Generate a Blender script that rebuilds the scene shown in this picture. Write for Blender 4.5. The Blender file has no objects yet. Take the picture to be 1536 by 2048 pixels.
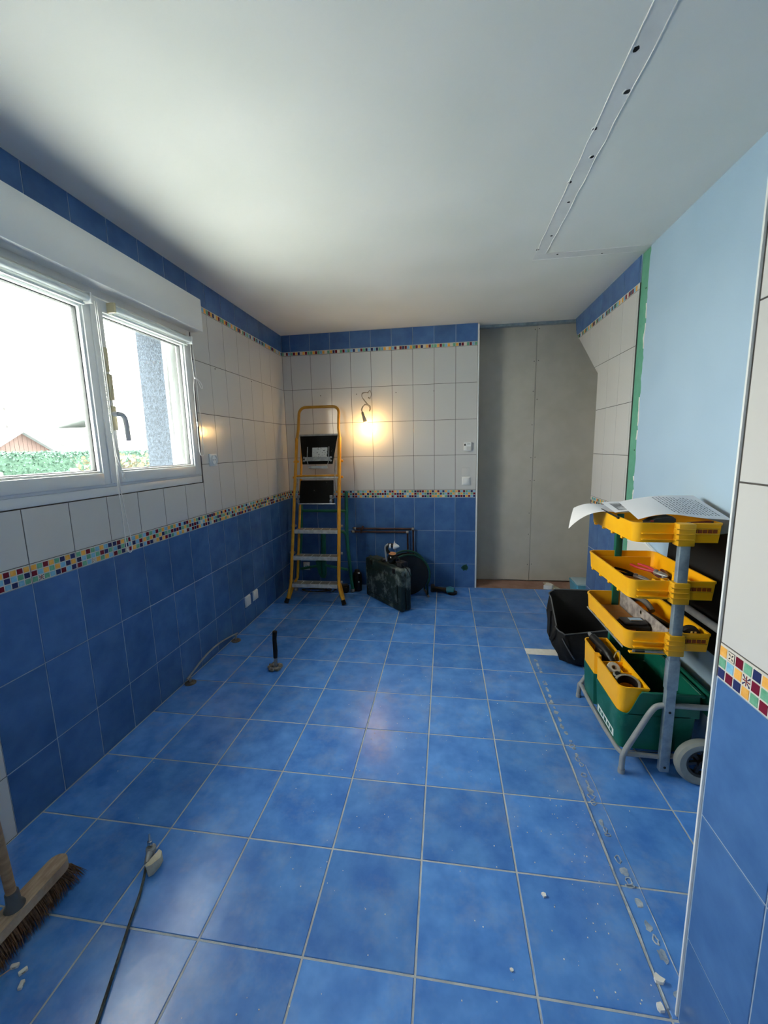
import bpy, bmesh, math, random
from mathutils import Vector, Matrix

random.seed(7)
SC = bpy.context.scene
COL = SC.collection

# ---------------------------------------------------------------- camera
CAM_LOC = Vector((1.3448, -0.8886, 1.4078))
PITCH, ROLL, YAW = -0.1559, 0.0223, 0.1507
R = Matrix.Rotation(YAW, 3, 'Z') @ Matrix.Rotation(PITCH, 3, 'X') @ Matrix.Rotation(ROLL, 3, 'Y')
cam_data = bpy.data.cameras.new('camera')
cam = bpy.data.objects.new('camera', cam_data)
COL.objects.link(cam)
m3 = Matrix((R.col[0], R.col[2], -R.col[1])).transposed()
cam.matrix_world = Matrix.Translation(CAM_LOC) @ m3.to_4x4()
cam_data.sensor_fit = 'VERTICAL'
cam_data.sensor_height = 24.0
cam_data.lens = 814.92 / 2048 * 24.0
cam_data.clip_start = 0.02
cam_data.clip_end = 300
SC.camera = cam

# ---------------------------------------------------------------- world: bright overcast sky
SKY = 17.0
world = bpy.data.worlds.new('overcast_sky')
SC.world = world
world.use_nodes = True
bg = world.node_tree.nodes['Background']
bg.inputs[0].default_value = (1.0, 0.972, 0.885, 1)
bg.inputs[1].default_value = SKY

# daylight portals in the two window openings (they emit nothing, they only guide the sky sampling)
def portal(name, cy, cz, sy, sz, x):
    ld = bpy.data.lights.new(name, 'AREA')
    ld.shape = 'RECTANGLE'; ld.size = sz; ld.size_y = sy
    ld.cycles.is_portal = True
    o = bpy.data.objects.new(name, ld); COL.objects.link(o)
    o.location = (x, cy, cz)
    o.rotation_euler = (0, -math.pi / 2, 0)
    return o
portal('window_daylight', 0.86, 1.70, 1.50, 0.92, -0.30)
portal('door_daylight', -2.35, 1.12, 0.50, 2.10, -0.30)

BULB_POWER = 64.0
# ---------------------------------------------------------------- view
vs = SC.view_settings
vs.view_transform = 'Standard'
vs.look = 'None'
vs.gamma = 1.0
vs.use_curve_mapping = False
vs.exposure = 0.83
cy = SC.cycles
cy.use_denoising = True
cy.use_light_tree = False
cy.max_bounces = 6
cy.diffuse_bounces = 4
cy.glossy_bounces = 2
cy.use_adaptive_sampling = True
cy.adaptive_threshold = 0.045
cy.adaptive_min_samples = 16
cy.transparent_max_bounces = 12
cy.caustics_reflective = False
cy.caustics_refractive = False
cy.sample_clamp_indirect = 12.0

# ================================================================ helpers
def lin(c):
    def f(x):
        x = x / 255.0
        return x / 12.92 if x <= 0.04045 else ((x + 0.055) / 1.055) ** 2.4
    return (f(c[0]), f(c[1]), f(c[2]), 1.0)

MATS = {}
def mat(name, c, rough=0.5, metal=0.0, c2=None, scale=8.0, bump=0.0, bscale=40.0, spec=None,
        rvar=0.0, emit=0.0, ecol=None, jitter=0.0, lo=0.35, hi=0.65, detail=4.0, stretch=None, dust=None):
    """procedural Principled material: two colours mixed by noise, optional bump, per-object random shift"""
    if name in MATS:
        return MATS[name]
    m = bpy.data.materials.new(name)
    m.use_nodes = True
    nt = m.node_tree; N = nt.nodes; L = nt.links
    b = N['Principled BSDF']
    b.inputs['Roughness'].default_value = rough
    b.inputs['Metallic'].default_value = metal
    if spec is not None:
        b.inputs['Specular IOR Level'].default_value = spec
    b.inputs['Base Color'].default_value = lin(c)
    need = c2 is not None or bump or rvar or jitter or dust
    if need:
        tc = N.new('ShaderNodeTexCoord')
        oi = N.new('ShaderNodeObjectInfo')
        off = N.new('ShaderNodeVectorMath'); off.operation = 'MULTIPLY_ADD'
        cmb = N.new('ShaderNodeCombineXYZ')
        for i in range(3):
            L.new(oi.outputs['Random'], cmb.inputs[i])
        L.new(cmb.outputs[0], off.inputs[0]); off.inputs[1].default_value = (17.3, 31.7, 11.1)
        L.new(tc.outputs['Object'], off.inputs[2])
        vec = off.outputs[0]
        if stretch:
            mp = N.new('ShaderNodeMapping'); mp.inputs['Scale'].default_value = stretch
            L.new(vec, mp.inputs[0]); vec = mp.outputs[0]
    col = None
    if c2 is not None:
        nz = N.new('ShaderNodeTexNoise'); nz.inputs['Scale'].default_value = scale
        nz.inputs['Detail'].default_value = detail; nz.inputs['Roughness'].default_value = 0.6
        L.new(vec, nz.inputs['Vector'])
        rp = N.new('ShaderNodeValToRGB')
        rp.color_ramp.elements[0].position = lo; rp.color_ramp.elements[1].position = hi
        rp.color_ramp.elements[0].color = lin(c); rp.color_ramp.elements[1].color = lin(c2)
        L.new(nz.outputs['Fac'], rp.inputs[0]); col = rp.outputs[0]
    if dust:
        dc, ds, dlo, dhi, damt = dust
        nd = N.new('ShaderNodeTexNoise'); nd.inputs['Scale'].default_value = ds
        nd.inputs['Detail'].default_value = 5.0; nd.inputs['Roughness'].default_value = 0.72
        geo = N.new('ShaderNodeNewGeometry')
        L.new(geo.outputs['Position'], nd.inputs['Vector'])
        mr = N.new('ShaderNodeMapRange'); mr.inputs[1].default_value = dlo; mr.inputs[2].default_value = dhi
        mr.inputs[3].default_value = 0.0; mr.inputs[4].default_value = damt
        L.new(nd.outputs['Fac'], mr.inputs[0])
        mx = N.new('ShaderNodeMix'); mx.data_type = 'RGBA'
        L.new(mr.outputs[0], mx.inputs['Factor'])
        if col: L.new(col, mx.inputs['A'])
        else: mx.inputs['A'].default_value = lin(c)
        mx.inputs['B'].default_value = lin(dc)
        col = mx.outputs['Result']
    if jitter:
        hs = N.new('ShaderNodeHueSaturation')
        mr2 = N.new('ShaderNodeMapRange'); mr2.inputs[3].default_value = 1 - jitter; mr2.inputs[4].default_value = 1 + jitter
        L.new(oi.outputs['Random'], mr2.inputs[0]); L.new(mr2.outputs[0], hs.inputs['Value'])
        if col: L.new(col, hs.inputs['Color'])
        else: hs.inputs['Color'].default_value = lin(c)
        col = hs.outputs[0]
    if col:
        L.new(col, b.inputs['Base Color'])
    if rvar:
        nr = N.new('ShaderNodeTexNoise'); nr.inputs['Scale'].default_value = scale * 0.8
        nr.inputs['Detail'].default_value = 5.0
        L.new(vec, nr.inputs['Vector'])
        mr3 = N.new('ShaderNodeMapRange'); mr3.inputs[1].default_value = 0.3; mr3.inputs[2].default_value = 0.7
        mr3.inputs[3].default_value = max(0.03, rough - rvar); mr3.inputs[4].default_value = rough + rvar
        L.new(nr.outputs['Fac'], mr3.inputs[0]); L.new(mr3.outputs[0], b.inputs['Roughness'])
    if bump:
        nb = N.new('ShaderNodeTexNoise'); nb.inputs['Scale'].default_value = bscale; nb.inputs['Detail'].default_value = 2.0
        L.new(vec, nb.inputs['Vector'])
        bp = N.new('ShaderNodeBump'); bp.inputs['Strength'].default_value = bump; bp.inputs['Distance'].default_value = 0.01
        L.new(nb.outputs['Fac'], bp.inputs['Height']); L.new(bp.outputs[0], b.inputs['Normal'])
    if emit:
        b.inputs['Emission Color'].default_value = ecol or (1, 1, 1, 1)
        b.inputs['Emission Strength'].default_value = emit
    MATS[name] = m
    return m

def glass_mat():
    if 'window_glass' in MATS: return MATS['window_glass']
    m = bpy.data.materials.new('window_glass'); m.use_nodes = True
    nt = m.node_tree; N = nt.nodes; L = nt.links
    N.remove(N['Principled BSDF'])
    t = N.new('ShaderNodeBsdfTransparent'); t.inputs[0].default_value = (0.95, 0.97, 0.965, 1)
    g = N.new('ShaderNodeBsdfGlossy'); g.inputs['Roughness'].default_value = 0.02
    lw = N.new('ShaderNodeLayerWeight'); lw.inputs[0].default_value = 0.5
    pw = N.new('ShaderNodeMath'); pw.operation = 'POWER'; pw.inputs[1].default_value = 5.0
    L.new(lw.outputs['Facing'], pw.inputs[0])
    fr = N.new('ShaderNodeMath'); fr.operation = 'MULTIPLY_ADD'; fr.inputs[1].default_value = 0.7; fr.inputs[2].default_value = 0.035
    L.new(pw.outputs[0], fr.inputs[0])
    mx = N.new('ShaderNodeMixShader')
    L.new(fr.outputs[0], mx.inputs[0]); L.new(t.outputs[0], mx.inputs[1]); L.new(g.outputs[0], mx.inputs[2])
    L.new(mx.outputs[0], N['Material Output'].inputs[0])
    MATS['window_glass'] = m
    return m

def V(*a):
    return Vector(a if len(a) == 3 else a[0])

class MB:
    """collects geometry in world coordinates; build() links it as ONE mesh object"""
    def __init__(s):
        s.v = []; s.f = []; s.mi = []
    def add(s, verts, faces, m=0):
        o = len(s.v)
        s.v.extend(Vector(p) for p in verts)
        for f in faces:
            s.f.append([i + o for i in f]); s.mi.append(m)
        return s
    def box(s, a, b, m=0):
        x0, y0, z0 = (min(a[i], b[i]) for i in range(3)); x1, y1, z1 = (max(a[i], b[i]) for i in range(3))
        vs_ = [(x0,y0,z0),(x1,y0,z0),(x1,y1,z0),(x0,y1,z0),(x0,y0,z1),(x1,y0,z1),(x1,y1,z1),(x0,y1,z1)]
        return s.add(vs_, [(0,3,2,1),(4,5,6,7),(0,1,5,4),(1,2,6,5),(2,3,7,6),(3,0,4,7)], m)
    def rbox(s, a, b, r=0.005, seg=2, m=0, mtx=None):
        bm = bmesh.new()
        bmesh.ops.create_cube(bm, size=1.0)
        ca = (Vector(a) + Vector(b)) / 2; d = Vector(b) - Vector(a)
        for v in bm.verts:
            v.co = Vector((v.co.x * abs(d.x), v.co.y * abs(d.y), v.co.z * abs(d.z))) + ca
        bmesh.ops.bevel(bm, geom=bm.edges[:] + bm.verts[:], offset=r, segments=seg, profile=0.5, affect='EDGES')
        bm.verts.index_update()
        vs_ = [(mtx @ v.co) if mtx else v.co.copy() for v in bm.verts]
        s.add(vs_, [[v.index for v in f.verts] for f in bm.faces], m)
        bm.free()
        return s
    def obox(s, c, ax, ay, az, m=0):
        c, ax, ay, az = map(Vector, (c, ax, ay, az))
        vs_ = [c + i * ax + j * ay + k * az for k in (-1, 1) for j, i in ((-1, -1), (-1, 1), (1, 1), (1, -1))]
        return s.add(vs_, [(0,3,2,1),(4,5,6,7),(0,1,5,4),(1,2,6,5),(2,3,7,6),(3,0,4,7)], m)
    def tube(s, path, r, n=10, closed=False, caps=True, m=0, flat=None):
        P = [Vector(p) for p in path]; k = len(P)
        rs = r if isinstance(r, (list, tuple)) else [r] * k
        rings = []
        up = None
        for i in range(k):
            if closed: t = (P[(i + 1) % k] - P[i - 1])
            else: t = P[min(i + 1, k - 1)] - P[max(i - 1, 0)]
            t.normalize()
            if up is None:
                up = Vector((0, 0, 1)) if abs(t.z) < 0.9 else Vector((1, 0, 0))
            sx = t.cross(up)
            if sx.length < 1e-5: sx = t.cross(Vector((0, 1, 0)))
            sx.normalize(); sy = sx.cross(t).normalized(); up = sy
            fl = flat if flat else 1.0
            rings.append([P[i] + rs[i] * (math.cos(2 * math.pi * j / n) * sx + math.sin(2 * math.pi * j / n) * sy * fl) for j in range(n)])
        vs_ = [p for rg in rings for p in rg]; fs = []
        for i in range(k if closed else k - 1):
            a0 = i * n; b0 = ((i + 1) % k) * n
            for j in range(n):
                fs.append((a0 + j, a0 + (j + 1) % n, b0 + (j + 1) % n, b0 + j))
        if not closed and caps:
            fs.append(tuple(range(n - 1, -1, -1))); fs.append(tuple(range((k - 1) * n, k * n)))
        return s.add(vs_, [f[::-1] for f in fs], m)
    def cyl(s, a, b, r, n=14, r2=None, m=0):
        return s.tube([a, b], [r, r if r2 is None else r2], n=n, m=m)
    def lathe(s, prof, o, axis=(0, 0, 1), n=20, m=0, ring=False):
        """prof: list of (radius, height along axis)"""
        o = Vector(o); ax = Vector(axis).normalized()
        sx = ax.cross(Vector((0, 0, 1)) if abs(ax.z) < 0.9 else Vector((1, 0, 0))).normalized(); sy = ax.cross(sx)
        vs_ = []; fs = []
        for rr, h in prof:
            for j in range(n):
                a = 2 * math.pi * j / n
                vs_.append(o + ax * h + max(rr, 1e-4) * (math.cos(a) * sx + math.sin(a) * sy))
        for i in range(len(prof) - 1):
            for j in range(n):
                fs.append((i * n + j, i * n + (j + 1) % n, (i + 1) * n + (j + 1) % n, (i + 1) * n + j))
        if ring:
            i = len(prof) - 1
            for j in range(n):
                fs.append((i * n + j, i * n + (j + 1) % n, (j + 1) % n, j))
        else:
            fs.append(tuple(range(n - 1, -1, -1))); fs.append(tuple(range((len(prof) - 1) * n, len(prof) * n)))
        return s.add(vs_, fs, m)
    def prism(s, poly, fn, w0, w1, m=0):
        """poly: 2D points; fn(u,v,w)->3D; extruded from w0 to w1"""
        n = len(poly)
        vs_ = [fn(u, v, w0) for u, v in poly] + [fn(u, v, w1) for u, v in poly]
        fs = [tuple(range(n - 1, -1, -1)), tuple(range(n, 2 * n))]
        for i in range(n):
            j = (i + 1) % n
            fs.append((i, j, n + j, n + i))
        return s.add(vs_, fs, m)
    def sheet(s, fn, nu, nv, th=0.0006, m=0):
        """thin curved sheet: fn(u,v)->point for u,v in 0..1, with real thickness"""
        top = [[Vector(fn(i / nu, j / nv)) for j in range(nv + 1)] for i in range(nu + 1)]
        nrm = [[None] * (nv + 1) for _ in range(nu + 1)]
        for i in range(nu + 1):
            for j in range(nv + 1):
                du = top[min(i + 1, nu)][j] - top[max(i - 1, 0)][j]
                dv = top[i][min(j + 1, nv)] - top[i][max(j - 1, 0)]
                nrm[i][j] = du.cross(dv).normalized()
        vs_ = [top[i][j] for i in range(nu + 1) for j in range(nv + 1)]
        vs_ += [top[i][j] - nrm[i][j] * th for i in range(nu + 1) for j in range(nv + 1)]
        W = nv + 1; off = (nu + 1) * W; fs = []
        for i in range(nu):
            for j in range(nv):
                a, b, c, d = i * W + j, (i + 1) * W + j, (i + 1) * W + j + 1, i * W + j + 1
                fs.append((a, b, c, d)); fs.append((off + d, off + c, off + b, off + a))
        for i in range(nu):
            fs.append((i * W, off + i * W, off + (i + 1) * W, (i + 1) * W))
            a = i * W + nv; b = (i + 1) * W + nv
            fs.append((a, b, off + b, off + a))
        for j in range(nv):
            fs.append((j, j + 1, off + j + 1, off + j))
            a = nu * W + j
            fs.append((a, off + a, off + a + 1, a + 1))
        return s.add(vs_, fs, m)
    def xf(s, mtx):
        s.v = [mtx @ p for p in s.v]; return s
    def build(s, name, mats, parent=None, smooth=35, base=None):
        off = Vector((0, 0, 0)); p = parent
        while p is not None:
            off += p.location; p = p.parent
        o_loc = Vector(base) - off if base is not None else Vector((0, 0, 0))
        tot = off + o_loc
        me = bpy.data.meshes.new(name)
        me.from_pydata([tuple(v - tot) for v in s.v], [], s.f)
        if not isinstance(mats, (list, tuple)): mats = [mats]
        for mm in mats: me.materials.append(mm)
        me.polygons.foreach_set('material_index', s.mi)
        me.validate(); me.update()
        bm = bmesh.new(); bm.from_mesh(me); bmesh.ops.recalc_face_normals(bm, faces=bm.faces[:]); bm.to_mesh(me); bm.free()
        if smooth:
            me.polygons.foreach_set('use_smooth', [True] * len(me.polygons))
            me.set_sharp_from_angle(angle=math.radians(smooth))
        o = bpy.data.objects.new(name, me); COL.objects.link(o)
        o.location = o_loc
        if parent is not None: o.parent = parent
        return o

def tag(o, label=None, cat=None, group=None, kind=None):
    if label: o['label'] = label
    if cat: o['category'] = cat
    if group: o['group'] = group
    if kind: o['kind'] = kind
    return o

def thing(name, label, cat, loc, group=None):
    o = bpy.data.objects.new(name, None); COL.objects.link(o)
    o.location = loc; o.empty_display_size = 0.05
    return tag(o, label, cat, group)

def arc(c, r, a0, a1, n, ux, uy):
    c, ux, uy = Vector(c), Vector(ux), Vector(uy)
    return [c + r * (math.cos(a0 + (a1 - a0) * i / n) * ux + math.sin(a0 + (a1 - a0) * i / n) * uy) for i in range(n + 1)]

def smooth_path(pts, sub=6):
    """Catmull-Rom through the points"""
    P = [Vector(p) for p in pts]; out = []
    for i in range(len(P) - 1):
        p0 = P[max(i - 1, 0)]; p1 = P[i]; p2 = P[i + 1]; p3 = P[min(i + 2, len(P) - 1)]
        for k in range(sub):
            t = k / sub
            out.append(0.5 * ((2 * p1) + (p2 - p0) * t + (2 * p0 - 5 * p1 + 4 * p2 - p3) * t * t + (3 * p1 - p0 - 3 * p2 + p3) * t ** 3))
    out.append(P[-1])
    return out

def dup(root, offset=None, mtx=None):
    """copy of a thing with its parts and sub-parts"""
    def rec(o, par):
        c = o.copy(); COL.objects.link(c)
        if par is not None: c.parent = par
        for ch in list(o.children): rec(ch, c)
        return c
    c = rec(root, None)
    if offset is not None: c.location = Vector(root.location) + Vector(offset)
    return c

# ================================================================ colours / materials
M_FLOOR = mat('blue_floor_tile', (66, 124, 208), 0.24, c2=(96, 156, 232), scale=8, bump=0.10, bscale=16,
              jitter=0.10, lo=0.32, hi=0.70, detail=4, dust=((166, 180, 196), 4.5, 0.50, 0.90, 0.50))
M_BLUE = mat('blue_wall_tile', (60, 98, 152), 0.22, c2=(80, 121, 176), scale=7, bump=0.05, bscale=12,
             jitter=0.07, lo=0.3, hi=0.75, detail=4)
M_WHITE = mat('white_wall_tile', (206, 206, 204), 0.13, bump=0.06, bscale=9)
M_GR_FLOOR = mat('floor_grout', (176, 184, 190), 0.9, c2=(196, 202, 205), scale=14, bump=0.3, bscale=120)
M_GR_BLUE = mat('blue_wall_grout', (142, 164, 190), 0.9, c2=(154, 174, 198), scale=20)
M_GR_DARK = mat('dark_wall_grout', (72, 70, 68), 0.9, c2=(86, 83, 80), scale=20)
M_BORDER = mat('border_tile_base', (205, 202, 194), 0.25, c2=(214, 210, 203), scale=30)
CHIP = {
 'navy': mat('chip_navy', (44, 50, 98), 0.2, jitter=0.12), 'maroon': mat('chip_maroon', (118, 22, 42), 0.2, jitter=0.12),
 'green': mat('chip_green', (96, 164, 132), 0.2, c2=(122, 182, 150), scale=60, jitter=0.08),
 'sky': mat('chip_sky', (118, 178, 212), 0.2, c2=(142, 196, 222), scale=60, jitter=0.08),
 'amber': mat('chip_amber', (238, 170, 70), 0.2, c2=(246, 190, 100), scale=60, jitter=0.06),
 'ivory': mat('chip_ivory', (222, 214, 196), 0.2)}
CH = ['navy', 'maroon', 'green', 'sky', 'amber']
M_CEIL = mat('ceiling_plaster', (226, 228, 222), 0.95, c2=(232, 233, 228), scale=2.0, detail=1)
M_PLAST = mat('raw_plaster', (226, 225, 221), 0.95, c2=(240, 239, 235), scale=12, bump=0.25, bscale=60)
M_BAND = mat('patched_ceiling_band', (219, 219, 217), 0.95, c2=(226, 226, 223), scale=8)
M_LBLUE = mat('light_blue_paint', (168, 196, 220), 0.7, c2=(174, 201, 224), scale=2.5, detail=1)
M_GREENB = mat('green_plasterboard', (92, 160, 134), 0.9, c2=(106, 172, 146), scale=10)
M_GREYB = mat('grey_plasterboard', (192, 189, 178), 0.95, c2=(200, 196, 186), scale=6, detail=2)
M_WPAINT = mat('white_wall_paint', (225, 225, 220), 0.9)
M_REARP = mat('dull_grey_paint', (124, 122, 116), 0.9)
M_PVC = mat('white_window_plastic', (228, 231, 231), 0.30)
M_TRIM = mat('white_edge_trim', (232, 236, 236), 0.35)
M_CREAM = mat('aged_cream_plastic', (214, 204, 166), 0.45)
M_STUCCO = mat('grey_blue_stucco', (38, 46, 56), 0.95, c2=(58, 68, 80), scale=90, bump=0.5, bscale=140, lo=0.4, hi=0.62)
M_BLACK = mat('black_plastic', (16, 16, 18), 0.45, c2=(26, 26, 28), scale=20)
M_RUBBER = mat('black_rubber', (14, 14, 15), 0.75)
M_STEEL = mat('dull_steel', (168, 170, 168), 0.38, metal=0.45, c2=(140, 142, 142), scale=25, rvar=0.08)
M_GALV = mat('galvanised_steel', (150, 166, 176), 0.40, metal=0.25, c2=(124, 142, 154), scale=30, rvar=0.1)
M_GTUBE = mat('grey_painted_tube', (150, 154, 156), 0.45, c2=(134, 138, 141), scale=18)
M_YPLAST = mat('yellow_plastic', (250, 180, 6), 0.42, c2=(255, 190, 14), scale=6)
M_YDARK = mat('amber_plastic_slot', (150, 66, 18), 0.5)
M_YTRANS = mat('yellow_clip_plastic', (226, 166, 20), 0.42, c2=(232, 176, 34), scale=14)
M_LADDER = mat('yellow_ladder_paint', (232, 164, 34), 0.42, c2=(214, 146, 30), scale=14, rvar=0.06)
M_GPLAST = mat('dark_green_plastic', (0, 88, 72), 0.45, c2=(10, 102, 84), scale=10, dust=((120, 160, 150), 7.0, 0.58, 0.85, 0.45))
M_PAPER = mat('white_paper', (226, 226, 230), 0.85)
M_INK = mat('ink', (92, 94, 106), 0.9)
M_WOOD = mat('worn_wood', (176, 142, 104), 0.7, c2=(146, 112, 80), scale=9, bump=0.15, bscale=50, stretch=(1, 1, 6))

# ================================================================ room geometry constants
XL, YB, XR, XS, ZC = -0.2464, 3.1219, 2.5, 1.9135, 2.5132
YS = 0.014                      # stub wall free edge
P = 0.3165                      # floor tile pitch
ROWB = [0.0, 0.2463, 0.5814, 0.9151]
BORD = (0.9151, 0.9927)
ROWW = [0.9927, 1.3264, 1.6595, 1.9935, 2.3185]
STRIP = (2.3185, 2.3556)
ROWT = (2.3556, 2.5132)
YR0, YR1 = 1.93, 2.567           # right tiled wall span
YPB = 3.38                      # plasterboard face
XD = 1.652                      # opening edge of the back wall

def clip(poly, rect):
    u0, u1, v0, v1 = rect
    def cut(pl, inside, inter):
        out = []
        for i in range(len(pl)):
            a, b = pl[i - 1], pl[i]
            ia, ib = inside(a), inside(b)
            if ib:
                if not ia: out.append(inter(a, b))
                out.append(b)
            elif ia: out.append(inter(a, b))
        return out
    def ix(x): return lambda a, b: (x, a[1] + (b[1] - a[1]) * (x - a[0]) / (b[0] - a[0]))
    def iy(y): return lambda a, b: (a[0] + (b[0] - a[0]) * (y - a[1]) / (b[1] - a[1]), y)
    for ins, it in ((lambda q: q[0] >= u0 - 1e-9, ix(u0)), (lambda q: q[0] <= u1 + 1e-9, ix(u1)),
                    (lambda q: q[1] >= v0 - 1e-9, iy(v0)), (lambda q: q[1] <= v1 + 1e-9, iy(v1))):
        if not poly: return []
        poly = cut(poly, ins, it)
    out = []
    for q in poly:
        if not out or (abs(q[0] - out[-1][0]) + abs(q[1] - out[-1][1])) > 1e-5: out.append(q)
    if len(out) > 1 and abs(out[0][0] - out[-1][0]) + abs(out[0][1] - out[-1][1]) < 1e-5: out.pop()
    return out

def area(pl):
    return 0.5 * sum(pl[i - 1][0] * pl[i][1] - pl[i][0] * pl[i - 1][1] for i in range(len(pl)))

TILE_CACHE = {}
def tile_mesh(poly, t, bev, m):
    key = (tuple((round(a, 4), round(b, 4)) for a, b in poly), m.name, t)
    if key in TILE_CACHE: return TILE_CACHE[key]
    n = len(poly); cx = sum(p_[0] for p_ in poly) / n; cyy = sum(p_[1] for p_ in poly) / n
    def ring(k, w):
        out = []
        for i in range(n):
            a, b, c = Vector(poly[i - 1]), Vector(poly[i]), Vector(poly[(i + 1) % n])
            e1 = (b - a).normalized(); e2 = (c - b).normalized()
            n1 = Vector((-e1.y, e1.x)); n2 = Vector((-e2.y, e2.x))
            bis = n1 + n2; d = bis.dot(n1)
            q = b + (bis * (k / d) if d > 0.15 else Vector((0, 0)))
            out.append((q.x, q.y, w))
        return out
    vs_ = ring(0, -t) + ring(0, -bev * 0.7) + ring(bev, 0.0)
    fs = [tuple(range(2 * n, 3 * n))]
    for i in range(n):
        j = (i + 1) % n
        fs.append((i, j, n + j, n + i)); fs.append((n + i, n + j, 2 * n + j, 2 * n + i))
    me = bpy.data.meshes.new(m.name); me.from_pydata(vs_, [], fs); me.materials.append(m); me.update()
    TILE_CACHE[key] = me
    return me

FRAME = {
 'floor': lambda o: Matrix(((1,0,0,o[0]),(0,1,0,o[1]),(0,0,1,o[2]),(0,0,0,1))),
 'back':  lambda o: Matrix(((1,0,0,o[0]),(0,0,-1,o[1]),(0,1,0,o[2]),(0,0,0,1))),
 'left':  lambda o: Matrix(((0,0,1,o[0]),(1,0,0,o[1]),(0,1,0,o[2]),(0,0,0,1))),
 'right': lambda o: Matrix(((0,0,-1,o[0]),(-1,0,0,o[1]),(0,1,0,o[2]),(0,0,0,1))),
}
def place_tile(parent, name, frame, origin_fn, poly, gap, t, bev, m):
    if len(poly) < 3 or abs(area(poly)) < 4e-5: return None
    if area(poly) < 0: poly = poly[::-1]
    u0 = min(p_[0] for p_ in poly); v0 = min(p_[1] for p_ in poly)
    u1 = max(p_[0] for p_ in poly); v1 = max(p_[1] for p_ in poly)
    if u1 - u0 < gap * 2.2 or v1 - v0 < gap * 2.2: return None
    # inset by half a joint
    n = len(poly); q = []
    for i in range(n):
        a, b, c = Vector(poly[i - 1]), Vector(poly[i]), Vector(poly[(i + 1) % n])
        e1 = (b - a).normalized(); e2 = (c - b).normalized()
        n1 = Vector((-e1.y, e1.x)); n2 = Vector((-e2.y, e2.x)); bis = n1 + n2; d = bis.dot(n1)
        r_ = b + (bis * (gap / 2 / d) if d > 0.15 else Vector((0, 0)))
        q.append((r_.x - u0, r_.y - v0))
    o = bpy.data.objects.new(name, tile_mesh(q, t, bev, m)); COL.objects.link(o)
    o.parent = parent
    o.matrix_basis = FRAME[frame](origin_fn(u0, v0))
    return o

def grid(parent, name, frame, origin_fn, regions, us, vs_, gap, t, bev, m):
    for reg in regions:
        for i in range(len(us) - 1):
            for j in range(len(vs_) - 1):
                pl = clip(reg, (us[i], us[i + 1], vs_[j], vs_[j + 1]))
                if pl: place_tile(parent, name, frame, origin_fn, pl, gap, t, bev, m)

def rect(u0, u1, v0, v1):
    return [(u0, v0), (u1, v0), (u1, v1), (u0, v1)]

# ---- border (mosaic look) tiles
CHIP_MESH = {}
def chip_mesh(kind, cw, chh):
    key = (kind, round(cw, 4), round(chh, 4))
    if key in CHIP_MESH: return CHIP_MESH[key]
    g = 0.0016; a, b = cw / 2 - g, chh / 2 - g
    mb = MB()
    def blk(x0, x1, y0, y1, w, mi):
        mb.add([(x0,y0,-.001),(x1,y0,-.001),(x1,y1,-.001),(x0,y1,-.001),(x0+.0006,y0+.0006,w),(x1-.0006,y0+.0006,w),(x1-.0006,y1-.0006,w),(x0+.0006,y1-.0006,w)],
               [(4,5,6,7),(0,1,5,4),(1,2,6,5),(2,3,7,6),(3,0,4,7)], mi)
    if kind in CHIP:
        blk(-a, a, -b, b, 0.0009, 0); mats = [CHIP[kind]]
    elif kind == 'petal':      # ivory chip with a thin dark frame and four dark petals
        blk(-a, a, -b, b, 0.0006, 1); blk(-a + .0009, a - .0009, -b + .0009, b - .0009, 0.0009, 0)
        for k in range(4):
            an = math.pi / 4 + k * math.pi / 2; d = Vector((math.cos(an), math.sin(an))); nn = Vector((-d.y, d.x))
            pts = [d * .0015, d * .0055 + nn * .0017, d * .0092, d * .0055 - nn * .0017]
            mb.prism([(q.x, q.y) for q in pts], lambda u, v, w: (u, v, w), 0.0008, 0.0011, 1)
        mats = [CHIP['ivory'], M_BLACK]
    else:                      # crossed stripes, navy and red on ivory
        blk(-a, a, -b, b, 0.0006, 0)
        for sg in (-1, 1):
            d = Vector((a * .95, sg * b * .95)); nn = Vector((-d.y, d.x)).normalized() * .0012
            for s0 in (-1, 1):
                pts = [d * s0 * .28 + nn, d * s0 * .28 - nn, d * s0 - nn, d * s0 + nn]
                mb.prism([(q.x, q.y) for q in pts], lambda u, v, w: (u, v, w), 0.0005, 0.0009, 1)
        blk(-.0016, .0016, -b, b, 0.0010, 2); blk(-a, a, -.0016, .0016, 0.0010, 2)
        for sx in (-1, 1):
            for sy in (-1, 1):
                blk(min(sx*.004, sx*a*.98), max(sx*.004, sx*a*.98), sy*b*.62-.0012, sy*b*.62+.0012, 0.0008, 1)
        mats = [CHIP['ivory'], CHIP['navy'], CHIP['maroon']]
    me = bpy.data.meshes.new('mosaic_chip'); me.from_pydata([tuple(v) for v in mb.v], [], mb.f)
    for mm in mats: me.materials.append(mm)
    me.polygons.foreach_set('material_index', mb.mi); me.update()
    CHIP_MESH[key] = me
    return me

def pattern(rng, nu, nv):
    g = [[None] * nv for _ in range(nu)]
    for i in range(nu):
        for j in range(nv):
            opts = [c for c in CH if (i == 0 or g[i-1][j] != c) and (j == 0 or g[i][j-1] != c)]
            g[i][j] = rng.choice(opts)
    i, j = rng.randrange(nu), rng.randrange(nv); g[i][j] = 'petal' if rng.random() < .5 else 'cross'
    return g

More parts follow.
